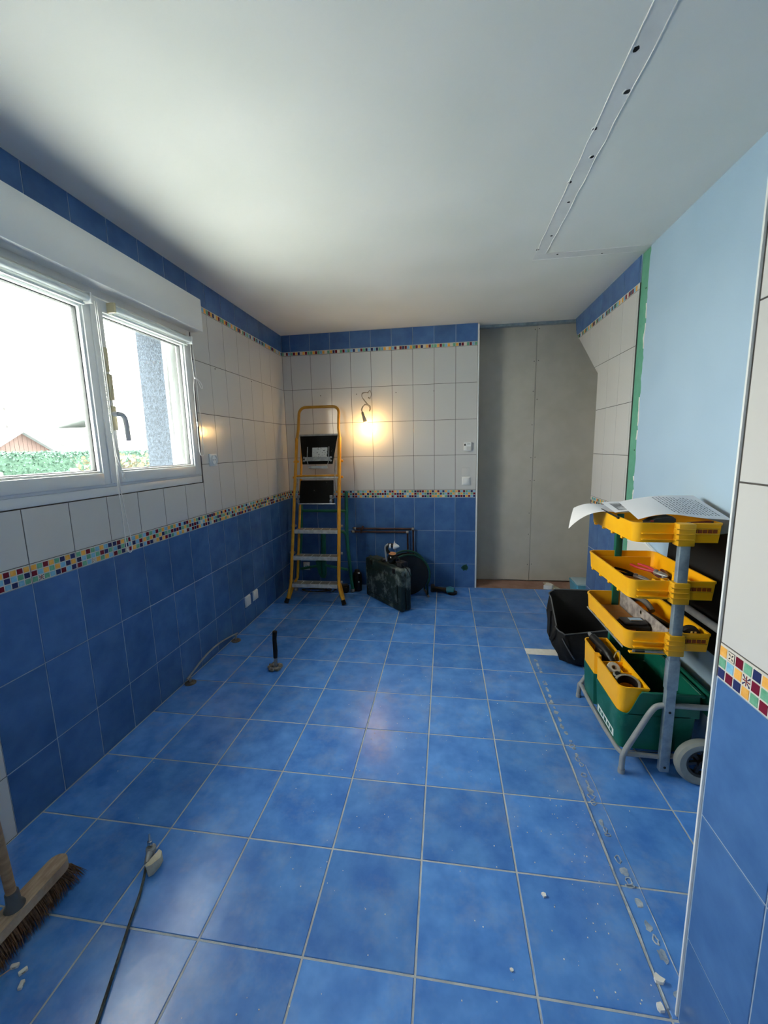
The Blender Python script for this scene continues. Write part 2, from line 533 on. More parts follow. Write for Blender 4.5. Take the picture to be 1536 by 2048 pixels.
CLUSTER = {}
def cluster_mesh(seed, nu, nv, cw, chh):
    key = (seed, nu, nv, round(cw, 4), round(chh, 4))
    if key in CLUSTER: return CLUSTER[key]
    rng = random.Random(seed * 31 + nu * 7 + nv); pat = pattern(rng, nu, nv)
    me = bpy.data.meshes.new('mosaic_chips'); mats = []; vv = []; ff = []; mi = []
    for i in range(nu):
        for j in range(nv):
            k = pat[i][j]
            src = chip_mesh(k if k in CHIP else 'ivory', cw, chh)
            mm = src.materials[0]
            if mm not in mats: mats.append(mm)
            o = len(vv); cx, cyy = (i + .5) * cw, (j + .5) * chh
            vv += [(v.co.x + cx, v.co.y + cyy, v.co.z) for v in src.vertices]
            for p_ in src.polygons:
                ff.append([q + o for q in p_.vertices]); mi.append(mats.index(mm))
    me.from_pydata(vv, [], ff)
    for mm in mats: me.materials.append(mm)
    me.polygons.foreach_set('material_index', mi); me.update()
    CLUSTER[key] = me
    return me

def border_row(parent, frame, origin_fn, us, v0, v1, nv, single, u_min=-1e9, u_max=1e9, fixed=None):
    """single(u_centre) -> True where the chips are built one by one"""
    for i in range(len(us) - 1):
        a, b = max(us[i], u_min), min(us[i + 1], u_max)
        if b - a < 0.02: continue
        bt = place_tile(parent, 'border_tile', frame, origin_fn, rect(a, b, v0, v1), 0.002, 0.006, 0.0006, M_BORDER)
        if not bt: continue
        nu = max(1, round((b - a) / 0.0248))
        cw = (b - a - 0.004) / nu; chh = (v1 - v0 - 0.006) / nv
        if single((a + b) / 2):
            rng = random.Random(int(a * 1000) + 5); pat = (fixed(i) if fixed and fixed(i) else pattern(rng, nu, nv))
            for p_ in range(nu):
                for q in range(nv):
                    c = bpy.data.objects.new('mosaic_chip', chip_mesh(pat[p_][q], cw, chh)); COL.objects.link(c)
                    c.parent = bt; c.location = (0.001 + (p_ + .5) * cw, 0.002 + (q + .5) * chh, 0.0)
        else:
            c = bpy.data.objects.new('mosaic_chips', cluster_mesh((i * 7 + nv) % 6, nu, nv, cw, chh)); COL.objects.link(c)
            c.parent = bt; c.location = (0.001, 0.002, 0.0); c['kind'] = 'stuff'

def struct(o, label=None):
    o['kind'] = 'structure'
    if label: o['label'] = label
    return o

# ================================================================ FLOOR
mb = MB(); mb.box((XL - .3, -3.1, -0.12), (3.1, 3.6, -0.0022))
floor = struct(mb.build('floor', M_GR_FLOOR, smooth=0), 'blue square floor tiles with pale grey joints and plaster dust')
us = [XL] + [P * c for c in range(0, 9)]
us[-1] = XR
vs_rows = [P * r for r in range(-10, 10)] + [3.137]
main = rect(XL, XR, -3.0, 3.137)
TS = 1.815                       # white strip where the cross partition stood: y 1.815..1.899, x > 1.892
for i in range(len(us) - 1):
    for j in range(len(vs_rows) - 1):
        v0_, v1_ = vs_rows[j], vs_rows[j + 1]
        if us[i] > 1.85 and abs(v1_ - 6 * P) < 1e-6: v1_ = TS
        if v0_ > YB - .01: continue
        place_tile(floor, 'floor_tile', 'floor', lambda u, v: (u, v, 0.0), rect(us[i], us[i + 1], v0_, v1_), 0.0065, 0.006, 0.0014, M_FLOOR)
mb = MB()
rng = random.Random(3); n = 24
top = [(1.892 + (XR - 1.892) * i / n, 6 * P - .003 + rng.uniform(-.004, .003)) for i in range(n + 1)]
bot = [(1.892 + (XR - 1.892) * i / n, TS + .001 + rng.uniform(-.004, .004)) for i in range(n, -1, -1)]
mb.prism(bot[::-1] + top[::-1], lambda u, v, w: (u, v, w), -.01, -.0004)
struct(mb.build('plaster_strip', mat('white_screed', (246, 246, 243), .95, c2=(234, 234, 230), scale=30, bump=.25, bscale=60), floor, smooth=0), 'rough white plaster strip left in the tiled floor')

# raw floor of the doorway recess
mb = MB(); mb.box((XD - .02, 3.137, -.02), (2.9, YPB + .02, -.001))
struct(mb.build('floor_doorway', mat('raw_red_screed', (150, 112, 96), 0.9, c2=(172, 138, 122), scale=9, bump=.2), smooth=0), 'brown raw floor strip below the plasterboard')

# ================================================================ CEILING
mb = MB(); mb.box((XL - .3, -3.1, ZC), (3.1, 3.215, ZC + .15))
ceiling = struct(mb.build('ceiling', M_CEIL, smooth=0), 'plain white plaster ceiling')
mb = MB(); mb.box((XL - .3, 3.215, ZC + .09), (3.1, 3.6, ZC + .15))
struct(mb.build('ceiling_recess', M_WPAINT, smooth=0), 'ceiling of the doorway recess')
mb = MB()
rng = random.Random(5)
def wob(a, b, n, j): return [a + (b - a) * i / n for i in range(n + 1)], [rng.uniform(-j, j) for _ in range(n + 1)]
ys, w1_ = wob(-3.0, 1.897, 60, .0025); _, w2_ = wob(0, 1, 60, .003)
poly = [(1.868 + w1_[i] + .0 * ys[i], ys[i]) for i in range(61)] + [(1.929 + w2_[i], ys[i]) for i in range(60, -1, -1)]
mb.prism(poly, lambda u, v, w: (u, v, w), ZC - .0012, ZC + .01)
band = mb.build('plaster_band', M_BAND, ceiling, smooth=0); tag(band, 'pale band on the ceiling where a partition was removed', kind='structure')
mb = MB(); mb.box((1.866, 1.822, ZC - .0014), (XR, 1.898, ZC + .01))
struct(mb.build('plaster_band', M_BAND, ceiling, smooth=0), 'short band across the ceiling to the green strip')
for xx, jit in ((1.868, w1_), (1.929, w2_)):
    mb = MB()
    pth = [(xx + jit[i], ys[i], ZC - .001) for i in range(61) if ys[i] < 1.83]
    mb.tube(pth, [0.0016 + 0.0013 * abs(math.sin(i * 1.7)) for i in range(len(pth))], n=6)
    struct(mb.build('plaster_ridge', M_PLAST, ceiling))
mb = MB(); mb.tube([(1.866, 1.898, ZC - .001), (2.2, 1.899, ZC - .001), (XR, 1.898, ZC - .001)], .0030, n=6); struct(mb.build('plaster_ridge', M_PLAST, ceiling))
mb = MB(); mb.tube([(1.94, 1.822, ZC - .001), (2.2, 1.823, ZC - .001), (XR, 1.822, ZC - .001)], .0026, n=6); struct(mb.build('plaster_ridge', M_PLAST, ceiling))
M_HOLE = mat('drill_hole', (38, 40, 40), 0.95)
for (hx, hy, hr) in [(1.88,.554,.010),(1.917,.704,.010),(1.870,.850,.008),(1.91,1.001,.008),(1.871,1.15,.008),(1.908,1.303,.007),(1.907,1.61,.007),(1.868,1.76,.009),(1.997,1.843,.007),(2.258,1.885,.006),(1.62,.26,.005)]:
    mb = MB(); rng = random.Random(int(hx * 999 + hy * 77))
    pl = [(hx + hr * rng.uniform(.65, 1.15) * math.cos(a * math.pi / 5), hy + hr * rng.uniform(.65, 1.2) * math.sin(a * math.pi / 5)) for a in range(10)]
    mb.prism(pl, lambda u, v, w: (u, v, w), ZC - .0019, ZC + .004)
    o = mb.build('drill_hole', M_HOLE, ceiling, smooth=0)
    if hr > .007:
        mb = MB(); mb.tube(arc((hx, hy, ZC - .001), hr * 1.25, .5, 4.2, 8, (1,0,0), (0,1,0)), .0022, n=5)
        mb.build('plaster_crumb', M_PLAST, ceiling)

# ================================================================ LEFT WALL (window wall)
WX0, WX1 = XL - .285, XL - .0018
WY0, WY1, WZ0, WZ1 = 0.10, 1.612, 1.208, 2.16     # clear opening
mb = MB()
YL0 = -1.0
mb.box((WX0, .219, -.1), (WX1, YB + .25, .9151), 0)
mb.box((WX0, YL0, -.1), (WX1, .219, .9151), 1)
mb.box((WX0, YL0, .9151), (WX1, YB + .25, WZ0), 1)
mb.box((WX0, YL0, WZ0), (WX1, WY0, WZ1), 1)
mb.box((WX0, WY1, WZ0), (WX1, YB + .25, WZ1), 1)
mb.box((WX0, YL0, WZ1), (WX1, YB + .25, STRIP[1]), 1)
mb.box((WX0, YL0, STRIP[1]), (WX1, YB + .25, ZC + .15), 0)
wall_left = struct(mb.build('wall_left', [M_GR_BLUE, M_GR_DARK], smooth=0), 'tiled wall with the window, blue below and white above')
usL = [1.619 + .2 * k for k in range(-13, 7)] + [YB]
usL = [u for u in usL if u >= -.99] ; usL = [u for u in usL if u <= YB]
if YB - usL[-2] < .005: usL.pop(-2)
of = lambda u, v: (XL, u, v)
Lk = dict(parent=wall_left, frame='left', origin_fn=of)
grid(wall_left, 'wall_tile', 'left', of, [rect(.219, YB, 0, .9151)], usL, ROWB, .0042, .006, .0011, M_BLUE)
grid(wall_left, 'wall_tile', 'left', of, [rect(-.99, .219, 0, .9151)], usL, ROWB, .0034, .006, .0009, M_WHITE)
grid(wall_left, 'wall_tile', 'left', of, [rect(-.99, WY1 + .005, ROWW[0], WZ0)], usL, [ROWW[0], WZ0], .0034, .006, .0009, M_WHITE)
grid(wall_left, 'wall_tile', 'left', of, [rect(1.619, YB, ROWW[0], ROWW[4])], usL, ROWW, .0034, .006, .0009, M_WHITE)
grid(wall_left, 'wall_tile', 'left', of, [rect(-.99, .019, WZ0, ROWW[4])], usL, [WZ0] + ROWW[2:], .0034, .006, .0009, M_WHITE)
grid(wall_left, 'wall_tile', 'left', of, [rect(-.99, YB, ROWT[0], ROWT[1])], usL, list(ROWT), .0042, .006, .0011, M_BLUE)
border_row(wall_left, 'left', of, usL, BORD[0], BORD[1], 3, lambda u: .2 < u < 1.25)
border_row(wall_left, 'left', of, [u for u in usL if u >= 1.6] , STRIP[0], STRIP[1], 1, lambda u: False)
M_PLUG = mat('wall_plug', (92, 88, 84), 0.8)
def plug(parent, p, ax, r=.005):
    mb = MB(); mb.lathe([(r * .4, .0), (r, .0004), (r * .9, .0018), (r * .35, .002), (r * .3, .0006)], p, ax, n=10)
    return mb.build('wall_plug', M_PLUG, parent)
for y_, z_ in ((1.875, 1.979), (2.424, 1.977)): plug(wall_left, (XL, y_, z_), (1, 0, 0))

# left wall behind the photographer, painted, with a tall glazed door
mb = MB()
mb.box((WX0, -3.1, -.1), (WX1, -2.6, ZC + .15)); mb.box((WX0, -2.1, -.1), (WX1, YL0, ZC + .15)); mb.box((WX0, -2.6, 2.18), (WX1, -2.1, ZC + .15)); mb.box((WX0, -2.6, -.1), (WX1, -2.1, .06))
struct(mb.build('wall_left_rear', M_REARP, smooth=0), 'painted wall behind the photographer')
d2 = struct(thing('door_1', 'white glazed door behind the photographer', None, (XL - .05, -2.2, .06)))
mb = MB()
for (a, b) in (((-2.6, .06), (-2.53, 2.18)), ((-2.17, .06), (-2.1, 2.18)), ((-2.53, 2.11), (-2.17, 2.18)), ((-2.53, .06), (-2.17, .14)), ((-2.53, 1.0), (-2.17, 1.06))):
    mb.box((XL - .09, a[0], a[1]), (XL - .03, b[0], b[1]))
mb.build('frame', M_PVC, d2, smooth=0)
for a, b in ((.14, 1.0), (1.06, 2.11)):
    mb = MB(); mb.box((XL - .066, -2.53, a), (XL - .058, -2.17, b)); mb.build('pane', glass_mat(), d2, smooth=0)
for nm, a, b in (('wall_rear', (XL - .3, -3.2, -.1), (3.1, -3.0, ZC + .15)),):
    mb = MB(); mb.box(a, b); struct(mb.build(nm, M_REARP, smooth=0), 'painted wall far behind the photographer')

# ================================================================ BACK WALL
mb = MB()
mb.box((XL - .02, YB + .0018, -.1), (XD - .012, YB + .2, .9151), 0)
mb.box((XL - .02, YB + .0018, .9151), (XD - .012, YB + .2, STRIP[1]), 1)
mb.box((XL - .02, YB + .0018, STRIP[1]), (XD - .012, YB + .2, ZC + .15), 0)
wall_back = struct(mb.build('wall_back', [M_GR_BLUE, M_GR_DARK], smooth=0), 'tiled far wall, white above a mosaic border, blue below')
usB = [XL] + [-.1588 + .2 * k for k in range(0, 10)]
usB[-1] = XD - .013
of = lambda u, v: (u, YB, v)
reg = rect(XL, usB[-1], 0, ZC)
grid(wall_back, 'wall_tile', 'back', of, [reg], usB, ROWB, .0042, .006, .0011, M_BLUE)
grid(wall_back, 'wall_tile', 'back', of, [reg], usB, ROWW, .0034, .006, .0009, M_WHITE)
grid(wall_back, 'wall_tile', 'back', of, [reg], usB, list(ROWT), .0042, .006, .0011, M_BLUE)
border_row(wall_back, 'back', of, usB, BORD[0], BORD[1], 3, lambda u: False)
border_row(wall_back, 'back', of, usB, STRIP[0], STRIP[1], 1, lambda u: False)
for x_ in (.129, .491, .878, 1.239): plug(wall_back, (x_, YB, 1.93), (0, -1, 0))
mb = MB(); mb.rbox((XD - .012, YB - .006, 0.0), (XD + .002, YB + .004, 2.5), .003, 2)
struct(mb.build('trim_1', M_TRIM), 'white edge trim at the end of the far tiled wall')
mb = MB(); mb.box((XD - .012, YB + .004, 0.0), (XD, YPB, ZC + .09)); struct(mb.build('wall_recess_left', M_GREYB, smooth=0), 'side of the doorway recess')

# doorway recess closed with grey plasterboard
wd = struct(thing('wall_doorway', 'grey plasterboard closing the old doorway', None, (2.2, YPB, 0)))
for a, b in ((XD, 2.2085), (2.2115, 2.86)):
    mb = MB(); mb.rbox((a, YPB, .012), (b, YPB + .0125, 2.53), .002, 1)
    pb = mb.build('plasterboard_panel', M_GREYB, wd, smooth=0)
    e = 2.2
    sx = [b - .018] if b < e + .02 else [a + .018]
    for z_ in [2.49, 2.2, 1.92, 1.6, 1.28, 1.05, .72, .5, .18] if b < e + .02 else [2.49, 2.2, 1.84, 1.28, 1.05, .18]:
        mb = MB(); mb.lathe([(.0042, -.0004), (.0042, .0006), (.002, .0008)], (sx[0], YPB, z_ + (0 if b < e + .02 else .004)), (0, -1, 0), n=8)
        mb.build('screw', M_HOLE, pb, smooth=0)
mb = MB(); mb.box((2.19, YPB + .013, 0), (2.23, YPB + .05, 2.5)); mb.build('stud', M_STEEL, wd, smooth=0)
mb = MB()
mb.box((XD, 3.218, 2.492), (2.56, 3.226, 2.56)); mb.box((XD, 3.226, 2.492), (2.56, 3.262, 2.496)); mb.box((XD, 3.262, 2.492), (2.56, 3.268, 2.56))
struct(mb.build('trim_2', M_GALV, smooth=0), 'metal ceiling track above the plasterboard')
mb = MB(); mb.box((2.86, 2.55, -.1), (2.95, 3.5, ZC + .15)); struct(mb.build('wall_recess_right', M_GREYB, smooth=0), 'plasterboard side of the recess')
mb = MB(); mb.box((2.6, 2.45, -.1), (2.95, 2.55, ZC + .15)); struct(mb.build('wall_recess_near', M_GREYB, smooth=0), 'near side of the recess behind the tiled wall')
mb = MB(); mb.box((XL - .3, YPB + .055, -.1), (3.1, YPB + .2, ZC + .15)); struct(mb.build('wall_behind_plasterboard', M_WPAINT, smooth=0), 'wall behind the plasterboard')

# ================================================================ RIGHT WALL: tiled part, green strip, light blue part
RG = [(YR0 + .012, 0.0), (YR1, 0.0), (YR1, 1.932), (3.16, 2.378), (3.20, ZC), (YR0 + .012, ZC)]
fr = lambda u, v, w: (w, u, v)
mb = MB()
def band_poly(z0, z1): return clip(RG, (0, 4, z0, z1))
mb.prism(band_poly(0, .9151), fr, XR + .0018, XR + .1, 0)
mb.prism(band_poly(.9151, STRIP[1]), fr, XR + .0018, XR + .1, 1)
mb.prism(band_poly(STRIP[1], ZC), fr, XR + .0018, XR + .1, 0)
wall_right = struct(mb.build('wall_right', [M_GR_BLUE, M_GR_DARK], smooth=0), 'narrow tiled wall with a slanted top beside the plasterboard')
RGn = [(-u, v) for u, v in RG][::-1]
usR = sorted([-(1.967 + .2 * k) for k in range(0, 8)] + [-(YR0 + .012)])
of = lambda u, v: (XR, -u, v)
ya = -(YR0 + .012); yd = -(YR1 + (ROWW[3] - 1.932) / (2.378 - 1.932) * (3.16 - YR1))
low = rect(-YR1, ya, 0, ROWW[3])
high = [(ya, ROWW[3]), (ya, ZC), (-3.20, ZC), (-3.16, 2.378), (yd, ROWW[3])]
grid(wall_right, 'wall_tile', 'right', of, [clip(low, (-4, 0, 0, .9151))], usR, ROWB, .0042, .006, .0011, M_BLUE)
grid(wall_right, 'wall_tile', 'right', of, [low], usR, ROWW[:4], .0034, .006, .0009, M_WHITE)
place_tile(wall_right, 'wall_tile', 'right', of, [(-YR1, 1.934), (-YR1, ROWW[3]), (yd, ROWW[3])], .003, .006, .0006, M_WHITE)
grid(wall_right, 'wall_tile', 'right', of, [high], usR, ROWW[3:], .0034, .006, .0009, M_WHITE)
grid(wall_right, 'wall_tile', 'right', of, [high], usR, list(ROWT), .0042, .006, .0011, M_BLUE)
border_row(wall_right, 'right', of, usR, BORD[0], BORD[1], 3, lambda u: False, u_min=-YR1, u_max=-(YR0 + .012))
border_row(wall_right, 'right', of, usR, STRIP[0], STRIP[1], 1, lambda u: False, u_min=-3.10, u_max=-(YR0 + .012))
mb = MB(); mb.box((XR + .008, 1.835, 0), (XR + .1, YR0 + .012, ZC))
gs = struct(mb.build('wall_strip_green', M_GREENB, smooth=0), 'strip of bare green plasterboard beside the white tiles')
for z_ in (2.30, 1.36, .8): 
    mb = MB(); mb.lathe([(.005, -.0002), (.005, .0005), (.002, .0007)], (XR + .008, 1.875, z_), (-1, 0, 0), n=8); mb.build('screw', M_HOLE, gs, smooth=0)
mb = MB(); rng = random.Random(9)
yy = [0 + ZC * i / 90 for i in range(91)]
pl = [(1.838 + .006 * math.sin(i * .9) * rng.random() + (rng.uniform(-.003, .006)), yy[i]) for i in range(91)] + [(-3.0, ZC), (-3.0, 0)]
mb.prism(pl, fr, XR + .003, XR + .1)
wall_blue = struct(mb.build('wall_right_blue', M_LBLUE, smooth=0), 'smooth light blue painted wall')
mb = MB()
seg = []
for i in range(90):
    if math.sin(i * .35 + 1) + rng.uniform(-.6, .6) > .35 or 30 < i < 33:
        mb.tube([(XR + .003, pl[i][0], yy[i]), (XR + .003, pl[i + 1][0], yy[i + 1])], .003 + .002 * rng.random(), n=6)
tag(mb.build('filler_ridge', M_PLAST, wall_blue), 'torn white filler along the green strip', kind='stuff')

# ================================================================ FOREGROUND STUB WALL (end of the removed partition)
mb = MB()
SX1 = XS + .07
mb.box((XS + .0018, -1.7, -.1), (SX1, YS - .008, .9151), 0)
mb.box((XS + .0018, -1.7, .9151), (SX1, YS - .008, STRIP[1]), 1)
mb.box((XS + .0018, -1.7, STRIP[1]), (SX1, YS - .008, ZC + .02), 0)
mb.box((SX1, -1.7, -.1), (SX1 + .012, YS - .002, ZC + .02), 2)
wall_stub = struct(mb.build('wall_near_right', [M_GR_BLUE, M_GR_DARK, M_LBLUE], smooth=0), 'foreground tiled wall end with white edge trim')
usS = sorted([-(YS - .012)] + [-(YS - .2 * k) for k in range(1, 8)])
of = lambda u, v: (XS, -u, v)
reg = rect(usS[0], usS[-1], 0, ZC)
grid(wall_stub, 'wall_tile', 'right', of, [reg], usS, ROWB, .0042, .006, .0011, M_BLUE)
grid(wall_stub, 'wall_tile', 'right', of, [reg], usS, ROWW, .0036, .006, .0009, M_WHITE)
grid(wall_stub, 'wall_tile', 'right', of, [reg], usS, list(ROWT), .0042, .006, .0011, M_BLUE)
def fixed_stub(i):
    if i != 0: return None
    # columns from the trim towards the camera, rows bottom to top
    return [['navy', 'green', 'amber'], ['maroon', 'sky', 'petal'], ['navy', 'amber', 'maroon'], ['amber', 'cross', 'green'],
            ['green', 'maroon', 'navy'], ['maroon', 'green', 'amber'], ['sky', 'amber', 'sky'], ['navy', 'maroon', 'green']]
border_row(wall_stub, 'right', of, usS, BORD[0], BORD[1], 3, lambda u: u < .5, fixed=fixed_stub)
border_row(wall_stub, 'right', of, usS, STRIP[0], STRIP[1], 1, lambda u: False)
mb = MB()
pr = [(XS - .003, YS - .008), (XS - .003, YS - .003), (XS + .001, YS + .001), (XS + .008, YS + .003), (SX1 + .012, YS + .003), (SX1 + .012, YS - .003), (XS + .002, YS - .008)]
mb.prism(pr, lambda u, v, w: (u, v, w), 0.003, ZC)
struct(mb.build('trim_3', M_TRIM, smooth=30), 'white rounded edge trim of the foreground wall end')

# ================================================================ WINDOW 1
win = struct(thing('window_1', 'white two-sash window with a shutter box', None, (XL, .86, WZ0)))
def ring_frame(mb, y0, y1, z0, z1, w, x0, x1, m=0, r=.004):
    mb.rbox((x0, y0, z0), (x1, y0 + w, z1), r, 2, m); mb.rbox((x0, y1 - w, z0), (x1, y1, z1), r, 2, m)
    mb.rbox((x0, y0 + w - .004, z0), (x1, y1 - w + .004, z0 + w), r, 2, m); mb.rbox((x0, y0 + w - .004, z1 - w), (x1, y1 - w + .004, z1), r, 2, m)
mb = MB(); ring_frame(mb, WY0, WY1 - .008, 1.252, 2.158, .034, XL - .07, XL + .003)
mb.build('frame', M_PVC, win)
mb = MB(); mb.rbox((XL - .07, WY0, WZ0 + .003), (XL - .001, WY1 - .004, 1.252), .003, 2); mb.build('sill_trim', M_PVC, win)
for a, b, nm in ((.13, .862, 'l'), (.862, 1.578, 'r')):
    mb = MB()
    sw = .055
    ring_frame(mb, a, b, 1.266, 2.115, sw, XL - .05, XL + .014)
    # outer step of the profile
    sash = mb.build('sash', M_PVC, win)
    mb = MB(); ring_frame(mb, a + sw - .002, b - sw + .002, 1.266 + sw - .002, 2.115 - sw + .002, .012, XL - .03, XL + .004, r=.003); mb.build('glazing_bead', M_PVC, sash)
    mb = MB(); ring_frame(mb, a + sw + .008, b - sw - .008, 1.266 + sw + .008, 2.115 - sw - .008, .006, XL - .034, XL - .012, r=.001); mb.build('gasket', mat('grey_gasket', (70, 74, 76), .7), sash)
    mb = MB(); mb.box((XL - .026, a + sw + .004, 1.266 + sw + .004), (XL - .020, b - sw - .004, 2.115 - sw - .004)); mb.build('pane', glass_mat(), sash, smooth=0)
# cover strip on the meeting stiles, lock plates and handle
mb = MB(); mb.rbox((XL + .012, .842, 1.27), (XL + .022, .878, 2.112), .003, 2); mb.build('cover_strip', M_PVC, win)
mb = MB(); mb.rbox((XL + .014, .888, 1.79), (XL + .026, .906, 1.90), .003, 2); mb.rbox((XL + .014, .888, 1.66), (XL + .030, .912, 1.78), .004, 2); mb.rbox((XL + .014, .886, 1.52), (XL + .026, .916, 1.635), .004, 2)
lock = mb.build('lock_plate', M_CREAM, win); lock['label'] = 'aged cream lock plates on the middle stile'
mb = MB()
mb.cyl((XL + .02, .898, 1.596), (XL + .05, .898, 1.596), .012, 14)
mb.tube(smooth_path([(XL + .044, .898, 1.596), (XL + .052, .912, 1.594), (XL + .055, .926, 1.580), (XL + .056, .932, 1.545), (XL + .056, .934, 1.505), (XL + .056, .936, 1.470)]), .0115, n=12)
mb.build('handle', mat('white_handle', (205, 205, 206), .3), win)
mb = MB(); mb.rbox((XL - .07, .04, 2.155), (XL + .082, 1.632, 2.346), .004, 2)
box = mb.build('shutter_box', M_PVC, win); box['label'] = 'long white roller shutter box above the window'
# outside of the opening: stucco reveal, guide rails, outer sill
mb = MB(); mb.box((XL - .30, 1.512, WZ0 - .05), (XL - .104, WY1 + .02, 2.3)); mb.box((XL - .30, WY0 - .02, WZ0 - .05), (XL - .104, .19, 2.3)); mb.box((XL - .30, WY0, 2.165), (XL - .104, WY1, 2.4))
mb.build('outer_reveal', M_STUCCO, win, smooth=0)
mb = MB()
for a, b in ((1.50, WY1), (WY0, .2)):
    mb.box((XL - .104, a, WZ0), (XL - .071, b, 2.2))
mb.box((XL - .112, 1.484, WZ0), (XL - .096, 1.502, 2.2))
mb.build('guide_rail', M_PVC, win, smooth=0)
mb = MB(); mb.box((XL - .33, WY0, WZ0 + .03), (XL - .07, WY1, WZ0 + .05)); mb.build('outer_sill', M_PLAST, win, smooth=0)

# roller blinds (rolled up) with cords
M_CORD = mat('white_cord', (232, 232, 230), .6)
M_BLIND = mat('white_roller_fabric', (222, 230, 230), .6)
def blind(y0, y1, label, side):
    t = thing('roller_blind', label, 'blind', (XL + .03, (y0 + y1) / 2, 2.085))
    mb = MB(); mb.cyl((XL + .036, y0, 2.087), (XL + .036, y1, 2.087), .0155, 18); mb.build('roll', M_BLIND, t)
    mb = MB(); mb.rbox((XL + .022, y0 + .01, 2.055), (XL + .031, y1 - .01, 2.066), .002, 2); mb.build('bottom_bar', M_BLIND, t)
    for yy_ in (y0 - .006, y1 + .001):
        mb = MB(); mb.rbox((XL + .012, yy_ - .004, 2.064), (XL + .056, yy_ + .008, 2.110), .004, 2)
        mb.build('bracket', M_CREAM if (side == 'r' and yy_ < 1.2) else M_PVC, t)
    return t
bl = blind(.185, .815, 'rolled-up white roller blind on the near, left-hand window sash', 'l')
br = blind(.952, 1.545, 'rolled-up white roller blind on the far sash with a cream end bracket', 'r')
X3 = XL + .05
mb = MB()
mb.tube(smooth_path([(X3, .838, 2.08), (X3, .842, 1.8), (X3, .846, 1.55), (X3, .846, 1.36), (X3, .842, 1.25), (X3 + .006, .838, 1.1), (X3 + .008, .837, 1.0), (X3 + .008, .842, .945), (X3 + .008, .858, .928), (X3 + .008, .872, .945), (X3 + .008, .868, 1.02), (X3 + .004, .858, 1.15), (X3, .852, 1.3), (X3, .853, 1.5), (X3, .851, 1.8), (X3, .848, 2.08)], 5), .0021, n=6)
cord = mb.build('pull_cord', M_CORD, bl)
mb = MB()
for k in range(90):
    z_ = 2.06 - k * .0062
    mb.lathe([(.0006, -.0024), (.0028, -.001), (.0028, .001), (.0006, .0024)], (X3, .8385 + .006 * (2.06 - z_), z_), (0, 0, 1), n=6)
tag(mb.build('cord_beads', M_CORD, cord), kind='stuff')
mb = MB()
mb.tube(smooth_path([(X3 + .006, .846, 1.42), (X3 + .008, .852, 1.38), (X3 + .008, .868, 1.335), (X3 + .008, .872, 1.318), (X3 + .008, .860, 1.335), (X3 + .006, .848, 1.36)]), .0019, n=6)
mb.tube(smooth_path([(X3 + .008, .862, 1.325), (X3 + .012, .875, 1.315), (X3 + .012, .878, 1.300), (X3 + .010, .868, 1.298), (X3 + .012, .872, 1.312), (X3 + .01, .880, 1.285)]), .0026, n=6)
mb.build('cord_knot', M_CORD, bl)
mb = MB()
Xc = XL + .03
mb.tube(smooth_path([(Xc, 1.560, 2.08), (Xc, 1.563, 1.95), (Xc, 1.567, 1.86), (Xc, 1.558, 1.80), (Xc, 1.556, 1.65), (Xc, 1.556, 1.55), (Xc, 1.556, 1.46), (Xc, 1.560, 1.40), (Xc + .003, 1.575, 1.383), (Xc + .003, 1.595, 1.392), (Xc, 1.602, 1.43), (Xc, 1.603, 1.55), (Xc, 1.598, 1.7), (Xc, 1.592, 1.85), (Xc, 1.585, 2.08)], 5), .0023, n=6)
mb.build('pull_cord', M_CORD, br)
mb = MB()
mb.tube(smooth_path([(Xc + .004, 1.566, 1.872), (Xc + .008, 1.582, 1.868), (Xc + .012, 1.612, 1.850), (Xc + .012, 1.632, 1.828), (Xc + .012, 1.630, 1.812), (Xc + .012, 1.615, 1.818), (Xc + .008, 1.590, 1.858), (Xc + .006, 1.572, 1.872)]), .0024, n=6)
mb.lathe([(.001, -.008), (.006, -.005), (.0065, 0), (.006, .005), (.001, .008)], (Xc + .004, 1.572, 1.868), (0, .6, 1), n=8)
mb.build('cord_bow', M_CORD, br)
mb = MB(); mb.lathe([(.001, -.02), (.006, -.012), (.0055, 0), (.007, .01), (.001, .016)], (Xc + .002, 1.557, 1.585), (0, 0, 1), n=8)
mb.build('cord_knot', M_CORD, br)

# ================================================================ OUTSIDE
M_GRASS = mat('frosty_ground', (200, 204, 200), .95, c2=(226, 228, 226), scale=2.5)
mb = MB(); mb.box((-60, -40, -.5), (XL - .3, 60, -.35)); g = mb.build('ground', M_GRASS, smooth=0); struct(g, 'pale ground outside the window')
M_LEAF = mat('hedge_leaf', (30, 56, 46), .8, c2=(58, 88, 76), scale=30)
def leaves(mb, a, b, n, size, rng, m=0):
    for _ in range(n):
        c = Vector([rng.uniform(a[i], b[i]) for i in range(3)])
        d = Vector((rng.uniform(-1, 1), rng.uniform(-1, 1), rng.uniform(-.6, 1))).normalized()
        s_ = d.cross(Vector((rng.uniform(-1, 1), rng.uniform(-1, 1), rng.uniform(-1, 1)))).normalized() * size * .4
        l_ = d * size * rng.uniform(.6, 1.2); q = c + l_ * .5 + s_.cross(d) * .2
        mb.add([c, q + s_, c + l_, q - s_], [(0, 1, 2, 3)], m)
hd = thing('hedge', 'long clipped green hedge behind the wire fence outside', 'hedge', (-6.3, 7, -.35))
mb = MB(); mb.box((-6.7, 2.5, -.35), (-6.05, 9.2, 1.40)); mb.build('twigs', mat('hedge_core', (40, 66, 54), .9), hd, smooth=0)
mb = MB(); rng = random.Random(2)
leaves(mb, (-6.12, 2.5, -.3), (-5.98, 9.2, 1.45), 17000, .048, rng); leaves(mb, (-6.7, 2.5, 1.36), (-6.0, 9.2, 1.47), 7000, .05, rng)
tag(mb.build('foliage', M_LEAF, hd, smooth=0), kind='stuff')
